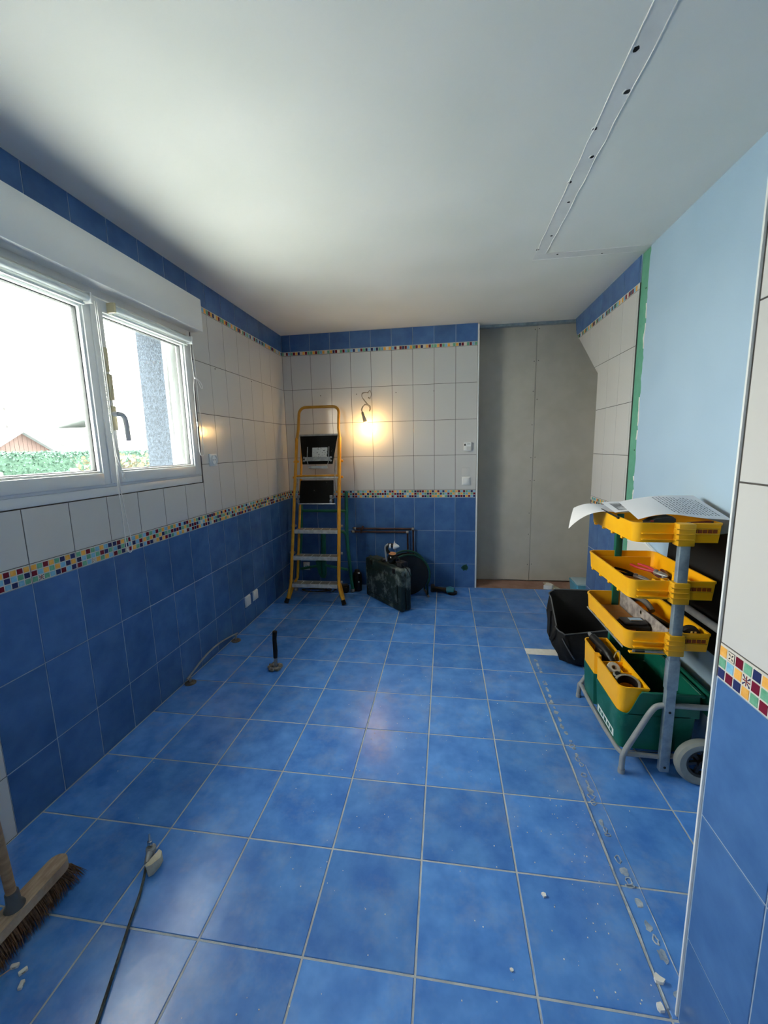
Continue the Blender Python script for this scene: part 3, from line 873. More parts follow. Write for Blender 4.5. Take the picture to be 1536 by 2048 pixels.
wf = thing('wire_fence', 'low wire mesh fence on concrete posts before the hedge', 'fence', (-5.6, 6, -.35))
for y_ in (3.2, 4.55, 5.9, 7.25, 8.6):
    mb = MB(); mb.rbox((-5.64, y_ - .05, -.35), (-5.54, y_ + .05, 1.16), .008, 1); mb.build('post', mat('concrete_post', (92, 92, 88), .9), wf)
mb = MB()
for k in range(-40, 130):
    y_ = 3.0 + k * .065
    for sg in (1, -1):
        a = y_ ; pts = []
        z0, z1 = -.2, 1.1
        ya, yb_ = a, a + sg * (z1 - z0)
        lo, hi = 3.0, 9.0
        def at(yq): return z0 + (yq - ya) / (yb_ - ya) * (z1 - z0)
        y0c, y1c = max(min(ya, yb_), lo), min(max(ya, yb_), hi)
        if y1c - y0c < .05: continue
        mb.tube([(-5.6 + .004 * sg, y0c, at(y0c)), (-5.6 + .004 * sg, y1c, at(y1c))], .0035, n=4, caps=False)
mb.cyl((-5.6, 3.0, 1.1), (-5.6, 9.0, 1.1), .006, 6)
tag(mb.build('wire_mesh', mat('fence_wire', (40, 60, 54), .6), wf), kind='stuff')
# gabled shed
sh = thing('garden_shed', 'brown boarded shed gable with white roof edges beyond the hedge', 'shed', (-14.5, 12, -.35))
M_BOARD = mat('brown_boarding', (58, 45, 43), .9, c2=(68, 53, 50), scale=5)
yb0, yb1, za = 10.75, 13.25, 2.33
def zr(y_): return za - abs(y_ - 12.0) * .60
k = 0; y_ = yb0
while y_ < yb1 - .01:
    mb = MB(); y2 = min(y_ + .16, yb1)
    pl = [(y_ + .006, -.35), (y2 - .006, -.35), (y2 - .006, zr(y2)), (y_ + .006, zr(y_))]
    if y_ < 12 < y2: pl = [(y_ + .006, -.35), (y2 - .006, -.35), (y2 - .006, zr(y2)), (12, za), (y_ + .006, zr(y_))]
    mb.prism(pl, lambda u, v, w: (w, u, v), -14.0, -14.05)
    mb.build('board', M_BOARD, sh, smooth=0); y_ += .16
mb = MB()
for sg in (-1, 1):
    a = (12.0, za + .10); b = (12.0 + sg * 1.7, za + .10 - 1.7 * .6)
    mb.prism([(a[0], a[1] - .10), (b[0], b[1] - .10), (b[0], b[1]), (a[0], a[1])], lambda u, v, w: (w, u, v), -17.0, -13.7)
mb.build('roof', mat('slate_roof', (72, 78, 82), .9), sh, smooth=0)
mb = MB()
for sg in (-1, 1):
    a = (12.0, za + .08); b = (12.0 + sg * 1.7, za + .08 - 1.7 * .6)
    mb.prism([(a[0], a[1] - .14), (b[0], b[1] - .14), (b[0], b[1]), (a[0], a[1])], lambda u, v, w: (w, u, v), -13.7, -13.66)
mb.build('barge_board', M_PVC, sh, smooth=0)
mb = MB(); mb.box((-17, yb0, -.35), (-14.06, yb1, 1.4)); mb.build('wall', M_BOARD, sh, smooth=0)
# pale houses
def house(name, label, x, y0, y1, ze, zr_, mw, openings):
    t = thing(name, label, 'house', (x - 3, (y0 + y1) / 2, -.35))
    mb = MB(); mb.box((x - 6, y0, -.35), (x, y1, ze)); mb.build('wall', mw, t, smooth=0)
    mb = MB()
    mb.prism([(x + .5, ze - .12), (x - 3, zr_), (x - 6.5, ze - .12), (x - 6.5, ze), (x - 3, zr_ + .14), (x + .5, ze)], lambda u, v, w: (u, w, v), y0 - .5, y1 + .5)
    mb.build('roof', mat('pale_tiles', (134, 142, 144), .9, c2=(144, 152, 154), scale=3), t, smooth=0)
    mb = MB(); mb.tube([(x + .52, y0 - .5, ze - .02), (x + .52, y1 + .5, ze - .06)], .07, n=8); mb.build('gutter', mat('grey_gutter', (36, 40, 42), .6), t)
    for (a, b, z0, z1) in openings:
        mb = MB(); mb.rbox((x - .02, a, z0), (x + .05, b, z1), .02, 1); w_ = mb.build('window', mat('house_window_frame', (60, 66, 66), .5), t, smooth=0)
        mb = MB(); mb.box((x + .05, a + .06, z0 + .06), (x + .056, b - .06, z1 - .06)); mb.build('pane', mat('dark_house_pane', (26, 32, 34), .5), w_, smooth=0)
    return t
M_HWALL = mat('pale_render', (226, 226, 220), .9)
house('house', 'long pale house with a low roof behind the shed', -20, 14.5, 21.4, 2.30, 2.95, M_HWALL, [(19.38, 19.62, 1.72, 2.05), (16.6, 17.3, 1.0, 1.9)])
house('house', 'taller pale house seen through the far window sash', -24, 28.6, 36.0, 3.55, 4.6, M_HWALL, [(30.0, 30.35, 2.3, 3.1), (31.2, 31.6, 2.0, 2.9)])
up = thing('utility_pole', 'thin grey utility pole carrying wires above the roofs', 'pole', (-18.4, 15.4, -.35))
mb = MB(); mb.cyl((-18.4, 15.37, -.35), (-18.4, 15.37, 6.0), .06, 8); mb.build('pole', mat('pole_grey', (56, 56, 56), .8), up)
mb = MB(); mb.tube(smooth_path([(-18.4, 15.37, 3.53), (-18.2, 11, 4.0), (-18, 6, 4.3)]), .03, n=5); mb.build('wire', M_BLACK, up)
mb = MB(); mb.tube(smooth_path([(-18.4, 15.37, 2.75), (-18.2, 11, 2.6), (-18, 6, 2.8)]), .03, n=5); mb.build('wire', M_BLACK, up)
bs = thing('bare_shrub', 'pale leafless shrub in front of the window reveal', 'shrub', (-3.4, 4.55, -.35))
mb = MB(); rng = random.Random(12)
for k in range(240):
    a = rng.uniform(0, 6.28); r_ = rng.uniform(.1, .62); h = rng.uniform(.9, 1.78)
    b0 = Vector((-3.4, 4.55, -.35)); tip = b0 + Vector((r_ * math.cos(a), r_ * math.sin(a), h))
    mid = (b0 + tip) / 2 + Vector((rng.uniform(-.1, .1), rng.uniform(-.1, .1), .1))
    mb.tube([b0, mid, tip], [.012, .008, .003], n=4, caps=False)
tag(mb.build('branches', mat('brown_twig', (52, 46, 40), .9), bs), kind='stuff')
mb = MB(); leaves(mb, (-3.85, 4.1, .2), (-2.95, 5.0, 1.38), 1500, .07, rng)
tag(mb.build('foliage', mat('faded_leaf', (84, 80, 60), .8), bs, smooth=0), kind='stuff')

# ================================================================ WALL FITTINGS
def plate(name, label, cat, c, ax, w, h, d, style, m=None):
    """small wall plate; ax = outward axis ('x' on the left wall, '-y' on the far wall)"""
    t = thing(name, label, cat, c)
    def P3(u, v, k): return (c[0] + k, c[1] + u, c[2] + v) if ax == 'x' else (c[0] + u, c[1] - k, c[2] + v)
    def bx(nm, u0, u1, v0, v1, k0, k1, mm, r=.002, par=None):
        a, b = P3(u0, v0, k0), P3(u1, v1, k1)
        mb = MB(); mb.rbox([min(a[i], b[i]) for i in range(3)], [max(a[i], b[i]) for i in range(3)], r, 2)
        return mb.build(nm, mm, par or t)
    m = m or M_PVC
    bx('plate', -w / 2, w / 2, -h / 2, h / 2, -.001, d * .45, m)
    if style == 'switch': bx('rocker', -w * .38, w * .38, -h * .38, h * .38, d * .35, d, m, .003)
    if style == 'socket':
        mb = MB(); o = P3(0, 0, d * .45)
        mb.lathe([(w * .40, 0), (w * .40, d * .5), (w * .36, d * .55), (w * .34, d * .1), (.001, d * .1)], o, (1, 0, 0) if ax == 'x' else (0, -1, 0), n=24); mb.build('socket_well', m, t)
        for s_ in (-1, 1):
            mb = MB(); mb.lathe([(.0035, 0), (.0035, d * .12), (.001, d * .13)], P3(s_ * w * .14, 0, d * .5), (1, 0, 0) if ax == 'x' else (0, -1, 0), n=10); mb.build('contact_hole', M_HOLE, t)
    if style == 'flat': bx('cover', -w * .46, w * .46, -h * .46, h * .46, d * .3, d, m, .003)
    return t
plate('wall_socket', 'white wall socket right of the window, among white tiles', 'socket', (XL, 1.745, 1.352), 'x', .086, .084, .022, 'socket')
plate('blank_cover', 'pair of low white plates on blue tiles: the one nearer the window', 'wall plate', (XL, 2.075, .203), 'x', .085, .088, .012, 'flat')
plate('blank_cover', 'pair of low white plates on blue tiles: the one nearer the ladder', 'wall plate', (XL, 2.21, .204), 'x', .08, .082, .012, 'flat')
plate('wall_socket', 'small white socket low on the wall behind the ladder', 'socket', (-.105, YB, .19), '-y', .07, .085, .02, 'socket')
plate('light_switch', 'square white light switch below the thermostat', 'switch', (1.545, YB, 1.075), '-y', .08, .08, .02, 'switch')
plate('blank_cover', 'thin flush white plate between thermostat and light switch', 'wall plate', (1.543, YB, 1.163), '-y', .082, .078, .003, 'none', M_WHITE)
t = thing('thermostat', 'white thermostat with a dark dial on the far white tiles', 'thermostat', (1.555, YB, 1.404))
mb = MB(); mb.rbox((1.52, YB - .028, 1.362), (1.592, YB, 1.444), .006, 3); mb.build('body', M_PVC, t)
mb = MB(); mb.rbox((1.524, YB - .031, 1.41), (1.536, YB - .027, 1.43), .002, 2); mb.build('display', M_BLACK, t)
mb = MB(); mb.rbox((1.545, YB - .030, 1.372), (1.586, YB - .027, 1.404), .001, 1); mb.build('flap', mat('grey_white_plastic', (205, 207, 206), .4), t)
mb = MB(); mb.rbox((1.55, YB - .031, 1.425), (1.58, YB - .0275, 1.43), .001, 1); mb.build('slot', M_STEEL, t)
t = thing('socket_box', 'broken round hole with a green socket box in blue tiles', 'socket box', (1.542, YB, .209))
mb = MB(); rng = random.Random(4)
pl = [(1.542 + .034 * rng.uniform(.7, 1.25) * math.cos(a * math.pi / 8), .209 + .034 * rng.uniform(.7, 1.2) * math.sin(a * math.pi / 8)) for a in range(16)]
mb.prism(pl, lambda u, v, w: (u, w, v), YB - .0012, YB + .004); mb.build('hole', mat('deep_green_plastic', (10, 60, 50), .5), t, smooth=0)
mb = MB(); mb.tube(arc((1.542, YB - .0015, .209), .026, 0, 6.28, 18, (1, 0, 0), (0, 0, 1)), .0025, n=6, closed=False); mb.build('rim', M_GPLAST, t)

# bare bulb
t = thing('bare_bulb', 'lit bare bulb hanging from its cable on the far wall', 'lamp', (.60, 3.07, 1.60))
B0 = Vector((.611, 3.000, 1.598)); BA = Vector((-.30, 0.02, 1)).normalized()
mb = MB()
mb.lathe([(.001, -.036), (.014, -.034), (.026, -.024), (.032, -.006), (.032, .008), (.027, .028), (.019, .044), (.0145, .056), (.0145, .060)], B0, BA, n=24)
M_BULB = mat('glowing_bulb', (255, 244, 214), .3, emit=BULB_POWER, ecol=(1.0, 0.60, 0.20, 1))
mb.build('bulb', M_BULB, t)
mb = MB(); mb.lathe([(.0165, .058), (.0185, .062), (.0185, .086), (.0155, .094), (.0125, .12), (.011, .155), (.004, .160)], B0, BA, n=18); mb.build('lamp_socket', mat('beige_bakelite', (150, 140, 120), .5), t)
S0 = B0 + BA * .158
M_WIRE = mat('grey_cable', (150, 142, 130), .6)
for k, off in enumerate((0, .007)):
    mb = MB()
    mb.tube(smooth_path([(.603, YB + .002, 1.936), (.598 + off, 3.085, 1.938), (.560, 3.07, 1.925 + off), (.556, 3.07, 1.895), (.585 + off, 3.05, 1.85), (.62 + off, 3.066, 1.805), (.628 + off, 3.07, 1.772), (.634, 3.07, 1.80 + off), (.615, 3.05, 1.812 + off), (.588, 3.035, 1.815 + off), (.566 + off, 3.02, 1.798), (.556 + off, 3.01, 1.77), tuple(S0 + Vector((off * .5, 0, 0)))], 6), .0028, n=7)
    mb.build('cable', M_WIRE, t)
mb = MB(); mb.tube(smooth_path([(.603, YB, 1.936), (.63, 3.08, 1.955), (.645, 3.075, 1.92), (.632, 3.072, 1.875), (.618, 3.08, 1.885)]), .0024, n=7); mb.build('cable', M_WIRE, t)
mb = MB(); mb.lathe([(.006, -.005), (.007, 0), (.006, .01), (.003, .012)], (.626, 3.07, 1.77), (0, 0, -1), n=10); mb.lathe([(.006, -.004), (.006, .006), (.003, .008)], (.618, 3.078, 1.885), (.5, 0, .8), n=10); 
tag(mb.build('wire_connector', M_WIRE, t), kind='stuff')

# heating pipes
M_COP = mat('tarnished_copper', (92, 62, 54), .45, metal=.55, c2=(64, 48, 46), scale=14)
def hpipe(label, zz, xa, xb, yv):
    t = thing('heating_pipe', label, 'pipe', (xa, YB, zz))
    mb = MB()
    r_ = .009
    pth = [(xa, YB, zz), (xa, yv + .012, zz), (xa + .012, yv, zz), (xb - .02, yv, zz)] + arc((xb - .02, yv, zz - .02), .02, math.pi / 2, 0, 5, (1, 0, 0), (0, 0, 1)) + [(xb, yv, .015)]
    mb.tube(pth, r_, n=10); mb.build('pipe', M_COP, t)
    for xx in (xa, xb - .02):
        mb = MB(); mb.lathe([(.012, -.012), (.014, -.008), (.014, .008), (.012, .012)], (xx + .018, yv, zz), (1, 0, 0), n=12); mb.build('fitting', M_STEEL, t)
    mb = MB(); mb.rbox((xa + .09, yv - .012, zz - .014), (xa + .104, YB, zz + .022), .002, 1); mb.build('clip', M_COP, t)
hpipe('upper of two dark copper pipes across blue tiles', .606, .42, 1.03, 3.088)
hpipe('lower of two dark copper pipes across blue tiles', .572, .405, .975, 3.085)

# ================================================================ STEP LADDER
lad = thing('step_ladder', 'yellow folded step ladder leaning in the far corner', 'ladder', (.16, 2.60, 0))
SL = .269
def LP(x, z, d=0.0):        # point on the ladder plane; d = offset away from the plane (towards the wall)
    nrm = Vector((0, 1, -SL)).normalized()
    return Vector((x, 2.55 + SL * z, z)) + nrm * d
def half(z): return .232 - .012 * z      # half width between rail centres
CXL = lambda z: .154 - .012 * z
# front rails with splayed feet
for sg in (-1, 1):
    mb = MB()
    pth = [LP(.16 + sg * .275, .012), LP(.16 + sg * .262, .05), LP(CXL(.15) + sg * (half(.15) + .008), .135), LP(CXL(.2) + sg * half(.2), .20), LP(CXL(.9) + sg * half(.9), .9), LP(CXL(1.5) + sg * half(1.5), 1.52)]
    mb.tube(smooth_path(pth[:4], 4)[:-1] + pth[3:], .0145, n=10); mb.build('rail', M_LADDER, lad)
    mb = MB(); d_ = (pth[0] - pth[1]).normalized(); mb.tube([pth[1] + d_ * .005, pth[0] + d_ * .008], [.019, .021], n=12); mb.build('foot', M_RUBBER, lad)
    # rear support folded behind the front rail
    mb = MB()
    if sg > 0: pth = [LP(.16 + .268, .035, .03), LP(CXL(.16) + .238, .15, .05), LP(CXL(.2) + .208, .23, .055), LP(CXL(1.5) + .19, 1.52, .05)]
    else: pth = [LP(.16 - .262, .035, .03), LP(CXL(.16) - .225, .15, .05), LP(CXL(.2) - .188, .23, .055), LP(CXL(1.5) - .178, 1.52, .05)]
    mb.tube(smooth_path(pth[:3], 4)[:-1] + pth[2:], .012, n=10); mb.build('rear_rail', M_LADDER, lad)
    # rail joints
    for z_ in (.20, .455, .70, 1.15, 1.30):
        mb = MB(); c = LP(CXL(z_) + sg * (half(z_) + .004), z_, .02); mb.lathe([(.008, -.026), (.012, -.022), (.012, .022), (.008, .026)], c, (1, 0, 0), n=8); mb.build('rivet', M_LADDER if z_ > 1 else M_STEEL, lad)
# hand hoop
hp = [LP(CXL(1.5) - half(1.5), 1.50), LP(CXL(1.6) - half(1.6) + .012, 1.60), LP(CXL(1.7) - half(1.7) + .012, 1.72)]
c1 = LP(CXL(1.7) - half(1.7) + .012 + .065, 1.752); c2_ = LP(CXL(1.7) + half(1.7) - .012 - .065, 1.752)
tv = Vector((0, SL, 1)).normalized()
hp += arc(c1, .065, math.pi, math.pi / 2, 6, (1, 0, 0), tv) + arc(c2_, .065, math.pi / 2, 0, 6, (1, 0, 0), tv)
hp += [LP(CXL(1.7) + half(1.7) - .012, 1.72), LP(CXL(1.6) + half(1.6) - .012, 1.60), LP(CXL(1.5) + half(1.5), 1.50)]
mb = MB(); mb.tube(hp, .0135, n=10); mb.build('hand_hoop', mat('worn_ladder_yellow', (196, 142, 40), .45, c2=(178, 126, 34), scale=16), lad)
# treads: perforated steel with five cells
M_TREAD = mat('worn_tread_steel', (212, 210, 202), .5, metal=.1, c2=(178, 176, 168), scale=22, bump=.2, bscale=90)
M_TREADD = mat('tread_grid_dark', (112, 108, 98), .7, c2=(150, 144, 130), scale=160, lo=.45, hi=.55)
for z_ in (.168, .412, .652):
    xa, xb = CXL(z_) - half(z_) + .014, CXL(z_) + half(z_) - .014
    y0 = 2.55 + SL * z_ - .012
    mb = MB(); mb.rbox((xa, y0, z_ - .024), (xb, y0 + .006, z_ + .012), .002, 1); mb.box((xa, y0 + .004, z_ + .002), (xb, y0 + .10, z_ + .008)); mb.rbox((xa, y0 + .095, z_ - .012), (xb, y0 + .10, z_ + .012), .002, 1)
    tr = mb.build('step', M_TREAD, lad)
    for k in range(5):
        w_ = (xb - xa) / 5
        mb = MB(); mb.box((xa + k * w_ + .006, y0 + .012, z_ + .0085), (xa + (k + 1) * w_ - .006, y0 + .09, z_ + .0105)); mb.build('grip_cell', M_TREADD, tr, smooth=0)
z_ = 1.143; y0 = 2.55 + SL * z_
mb = MB(); mb.rbox((CXL(z_) - half(z_) + .01, y0 - .012, z_ - .010), (CXL(z_) + half(z_) - .01, y0 + .0, z_ + .006), .003, 2); st = mb.build('step', M_TREAD, lad)
mb = MB(); mb.cyl((CXL(z_) - half(z_) + .01, y0 + .008, z_ + .018), (CXL(z_) + half(z_) - .01, y0 + .008, z_ + .018), .009, 10); mb.build('cross_bar', M_LADDER, lad)
M_PANEL = mat('black_step_panel', (7, 10, 9), .7, c2=(13, 16, 15), scale=10, spec=.25, dust=((206, 206, 198), 16.0, .655, .675, .9))
# folded panels
def panel(name, xa, xb, za, xa2, xb2, zb, d, m, parent=lad, th=.012):
    mb = MB()
    p4 = [LP(xa, za, d), LP(xb, za, d), LP(xb2, zb, d), LP(xa2, zb, d)]
    nn = Vector((0, 1, -SL)).normalized() * th
    vs_ = p4 + [q + nn for q in p4]
    mb.add(vs_, [(0, 1, 2, 3), (7, 6, 5, 4), (0, 4, 5, 1), (1, 5, 6, 2), (2, 6, 7, 3), (3, 7, 4, 0)])
    return mb.build(name, m, parent, smooth=0)
p1 = panel('platform', -.012, .285, 1.27, -.047, .327, 1.54, .0, M_PANEL)
panel('platform_edge', -.052, .332, 1.536, -.052, .332, 1.552, -.004, M_STEEL, th=.02)
stk = panel('label_sticker', .082, .232, 1.33, .082, .232, 1.425, -.001, mat('printed_sticker', (212, 212, 206), .6, c2=(60, 60, 60), scale=70, lo=.58, hi=.62), p1, th=.001)
stk['label'] = 'white safety sticker with small dark pictograms'
panel('hinge_plate', .012, .262, 1.298, .012, .262, 1.335, -.006, M_STEEL, p1, th=.007)
panel('lower_lip', .055, .242, 1.228, .06, .236, 1.252, .0, M_STEEL, p1, th=.012)
for xx in (.036, .248):
    mb = MB(); mb.tube([LP(xx, 1.43, -.008), LP(xx + .002, 1.30, -.01), LP(xx + (.02 if xx < .1 else -.012), 1.235, -.008)], .004, n=7); mb.build('wire_strut', M_STEEL, p1)
for xx, zz in ((.004, 1.33), (.004, 1.30), (.27, 1.33), (.27, 1.30)):
    mb = MB(); c = LP(xx, zz, -.006); mb.lathe([(.010, -.003), (.010, .002), (.006, .006), (.001, .007)], c, (0, -1, SL), n=10); mb.build('bolt', M_STEEL, p1)
p2 = panel('platform', -.036, .306, .905, -.024, .298, 1.118, .004, M_PANEL)
panel('platform_edge', -.042, .322, .896, -.042, .322, .906, -.002, M_STEEL, th=.018)
for sg, xx in ((-1, -.038), (1, .285)):
    mb = MB()
    for zz in (.925, .965):
        mb.rbox((xx - .013, 2.55 + SL * zz - .016, zz - .015), (xx + .013, 2.55 + SL * zz + .004, zz + .015), .003, 2)
    mb.rbox((xx - .006, 2.55 + SL * .945 - .008, .925), (xx + .006, 2.55 + SL * .945 + .004, .965), .002, 1)
    mb.build('hinge', M_STEEL, p2)
mb = MB(); mb.tube([LP(.318, 1.30, -.006), LP(.316, 1.1, -.01), LP(.312, .955, -.012), LP(.30, .945, -.012)], .004, n=7); mb.build('wire_strut', M_STEEL, lad)
mb = MB(); mb.tube([LP(-.05, 1.15, -.006), LP(-.066, .95, -.012)], .004, n=7); mb.build('wire_strut', M_STEEL, lad)

# ================================================================ GREEN TRESTLE behind the ladder and small things there
M_GTREST = mat('green_enamel', (10, 96, 74), .45, c2=(20, 112, 88), scale=12, dust=((120, 170, 150), 9, .6, .85, .4))
tr = thing('metal_trestle', 'green tubular metal trestle leaning behind the ladder', 'trestle', (.16, 2.95, 0))
for sg in (-1, 1):
    mb = MB(); cx_ = .145
    mb.tube(smooth_path([(cx_ + sg * .295, 2.90, .010), (cx_ + sg * .262, 2.935, .30), (cx_ + sg * .238, 2.965, .55), (cx_ + sg * .232, 3.03, .99)], 5), .017, n=10); mb.build('leg', M_GTREST, tr)
    mb = MB(); mb.cyl((cx_ + sg * .297, 2.897, .001), (cx_ + sg * .293, 2.903, .03), .021, 12); mb.build('leg_cap', M_STEEL, tr)
mb = MB(); mb.tube(smooth_path([(-.093, 2.96, .50), (-.082, 2.958, .575), (-.03, 2.956, .605), (.145, 2.955, .612), (.32, 2.956, .605), (.372, 2.958, .575), (.383, 2.96, .50)], 5), .015, n=10); mb.build('arch_bar', M_GTREST, tr)
mb = MB(); mb.tube([(.147, 2.95, .60), (.14, 2.94, .30), (.137, 2.935, .17)], .025, n=12); mb.build('centre_post', M_GTREST, tr)
mb = MB(); mb.prism([(.06, .30), (.085, .18), (.11, .13), (.15, .125), (.165, .17), (.165, .33), (.12, .33)], lambda u, v, w: (u, w, v), 2.925, 2.95); mb.build('foot_plate', M_GTREST, tr)
mb = MB(); mb.tube([(-.10, 3.0, .80), (.38, 3.0, .80)], .014, n=10); mb.build('cross_bar', M_GTREST, tr)
mb = MB(); mb.tube([(-.10, 2.925, .22), (.137, 2.94, .26), (.39, 2.925, .22)], .013, n=10); mb.build('cross_bar', M_GTREST, tr)
t = thing('canister', 'black canister with a pale cap beside the green trestle', 'canister', (.478, 2.95, 0))
mb = MB(); mb.lathe([(.040, .001), (.044, .004), (.044, .16), (.040, .185), (.026, .20)], (.478, 2.95, 0), n=20); mb.build('body', M_BLACK, t)
mb = MB(); mb.lathe([(.024, .19), (.024, .213), (.018, .218)], (.478, 2.95, 0), n=16); mb.build('cap', M_RUBBER, t)
mb = MB(); mb.rbox((.492, 2.905, .185), (.512, 2.92, .2), .004, 2); mb.rbox((.494, 2.903, .098), (.508, 2.91, .108), .002, 1); tag(mb.build('pale_mark', mat('pale_mark', (196, 190, 180), .6), t), kind='stuff')
t = thing('battery_pack', 'black battery pack on the floor between ladder foot and trestle', 'battery', (.355, 2.90, 0))
mb = MB(); mb.rbox((.31, 2.86, .001), (.395, 2.94, .06), .008, 3); mb.build('body', M_BLACK, t)
mb = MB(); mb.rbox((.315, 2.865, .06), (.385, 2.93, .078), .006, 2); mb.build('slide_rail', mat('dark_grey_plastic', (60, 60, 62), .5), t)
mb = MB(); pth = []
for k in range(60):
    a = k * .32; pth.append((.06 + (.15 + .02 * math.sin(k * .37)) * math.cos(a), 2.88 + (.05 + .01 * math.cos(k * .5)) * math.sin(a), .007 + .0009 * k % .02))
mb.tube(smooth_path(pth[:44] + [(.23, 2.86, .008), (.255, 2.90, .02), (.262, 2.93, .008)], 2), .0045, n=6)
o = mb.build('power_cable', M_RUBBER, base=(.06, 2.88, 0)); tag(o, 'black cable coiled on the floor under the lowest ladder step', 'cable')
t = thing('sander', 'small dark tool with a pale tip behind the lowest step', 'tool', (.05, 2.97, 0))
mb = MB(); mb.rbox((-.02, 2.93, .001), (.11, 3.0, .05), .018, 3); mb.build('body', M_BLACK, t)
mb = MB(); mb.rbox((.0, 2.95, .05), (.04, 2.98, .075), .006, 2); mb.build('tip', M_PAPER, t)

# ================================================================ GREEN-BLACK TOOL CASE
M_CASE = mat('dusty_dark_case', (12, 30, 30), .55, c2=(22, 44, 42), scale=7, bump=.15, bscale=50, dust=((168, 182, 176), 7.5, .50, .74, .7))
cs = thing('tool_case', 'dusty dark green tool case standing on its side', 'case', (.83, 2.66, 0))
U = Vector((-.687, .726, 0)).normalized(); W = Vector((.726, .687, 0)).normalized(); O = Vector((.975, 2.415, 0)) 
MT = Matrix(((U.x, W.x, 0, O.x), (U.y, W.y, 0, O.y), (0, 0, 1, 0), (0, 0, 0, 1)))
mb = MB(); mb.rbox((0, 0, .003), (.565, .062, .385), .022, 4, mtx=MT); mb.build('front_shell', M_CASE, cs)
mb = MB(); mb.rbox((.002, .060, .003), (.563, .118, .383), .022, 4, mtx=MT); mb.build('rear_shell', M_CASE, cs)
mb = MB(); mb.rbox((-.004, .054, .012), (.569, .066, .389), .005, 2, mtx=MT); mb.build('seam_rib', M_CASE, cs)
mb = MB(); mb.rbox((.36, .012, .382), (.50, .098, .398), .005, 2, mtx=MT); mb.build('handle_plate', mat('case_handle', (40, 58, 56), .6), cs)
for u_ in (.10, .46):
    mb = MB(); mb.rbox((u_ - .02, -.006, .33), (u_ + .02, .004, .375), .004, 2, mtx=MT); mb.build('latch', M_BLACK, cs)
mb = MB(); mb.rbox((.05, -.005, .06), (.515, .004, .30), .012, 3, mtx=MT); mb.build('raised_panel', M_CASE, cs)
def onc(u, w, z): return MT @ Vector((u, w, z))
t = thing('heat_gun', 'dark rounded tool with white nozzle and tan disc on the case', 'tool', onc(.20, .06, .386))
c = onc(.20, .06, .432)
mb = MB(); mb.lathe([(.012, -.045), (.034, -.036), (.046, -.012), (.046, .010), (.036, .032), (.026, .040)], c, (0, 0, 1), n=20); mb.build('body', mat('glossy_black', (20, 22, 20), .18), t)
mb = MB(); mb.lathe([(.026, .0), (.034, .003), (.034, .010), (.020, .014)], c + Vector((0, 0, .042)), (.1, -.1, 1), n=20); mb.build('disc', mat('tan_disc', (205, 140, 92), .6), t)
mb = MB(); mb.tube(smooth_path([c + Vector((-.03, 0, .05)), c + Vector((-.05, 0, .085)), c + Vector((-.045, 0, .115)), c + Vector((-.02, 0, .125)), c + Vector((.03, 0, .118))]), .016, n=10); mb.build('neck', M_BLACK, t)
mb = MB(); mb.lathe([(.018, 0), (.022, .004), (.022, .012), (.019, .014)], c + Vector((-.025, -.002, .118)), (1, 0, -.1), n=16); mb.build('collar', M_PAPER, t)
mb = MB(); mb.lathe([(.022, 0), (.030, .006), (.028, .016), (.016, .036), (.005, .052)], c + Vector((.012, -.004, .116)), (1, 0, -.05), n=18); mb.build('nozzle', mat('white_nozzle', (236, 236, 236), .35), t)
mb = MB(); mb.lathe([(.006, 0), (.005, .012), (.001, .026)], c + Vector((.020, -.004, .14)), (.1, 0, 1), n=8); mb.build('spout', M_PAPER, t)
mb = MB(); mb.tube(smooth_path([c + Vector((-.05, -.01, -.02)), c + Vector((-.058, -.01, .05)), c + Vector((-.06, -.01, .11)), c + Vector((-.035, -.01, .135))]), .008, n=8); mb.build('grey_hose', M_GTUBE, t)
t = thing('battery_pack', 'black battery block on the near end of the dark case', 'battery', onc(.07, .06, .386))
mb = MB(); mb.rbox((.03, .03, .387), (.115, .10, .435), .007, 3, mtx=MT); b_ = mb.build('body', M_BLACK, t)
for k in range(4):
    mb = MB(); mb.rbox((.04 + k * .018, .0285, .40), (.052 + k * .018, .031, .425), .001, 1, mtx=MT); mb.build('rib', mat('dark_grey_plastic', (60, 60, 62), .5), b_)
t = thing('tape_roll', 'small black tape roll on the dark tool case', 'tape', onc(.31, .05, .386))
mb = MB(); mb.lathe([(.030, .001), (.032, .003), (.032, .020), (.030, .022), (.018, .022), (.018, .002)], onc(.31, .05, .386), n=20, ring=True); mb.build('roll', M_RUBBER, t)
mb = MB(); mb.lathe([(.018, .002), (.018, .021), (.016, .021), (.016, .002)], onc(.31, .05, .386), n=20, ring=True); mb.build('core', M_GTUBE, t)
mb = MB(); mb.tube(smooth_path([onc(.15, .06, .47), onc(.09, .05, .46), onc(.04, .045, .425), onc(-.012, .07, .37), onc(-.03, .09, .30)]), .0035, n=6)
o = mb.build('charger_lead', M_RUBBER, base=onc(.1, .06, .386)); tag(o, 'thin dark lead hanging over the end of the tool case', 'cable')

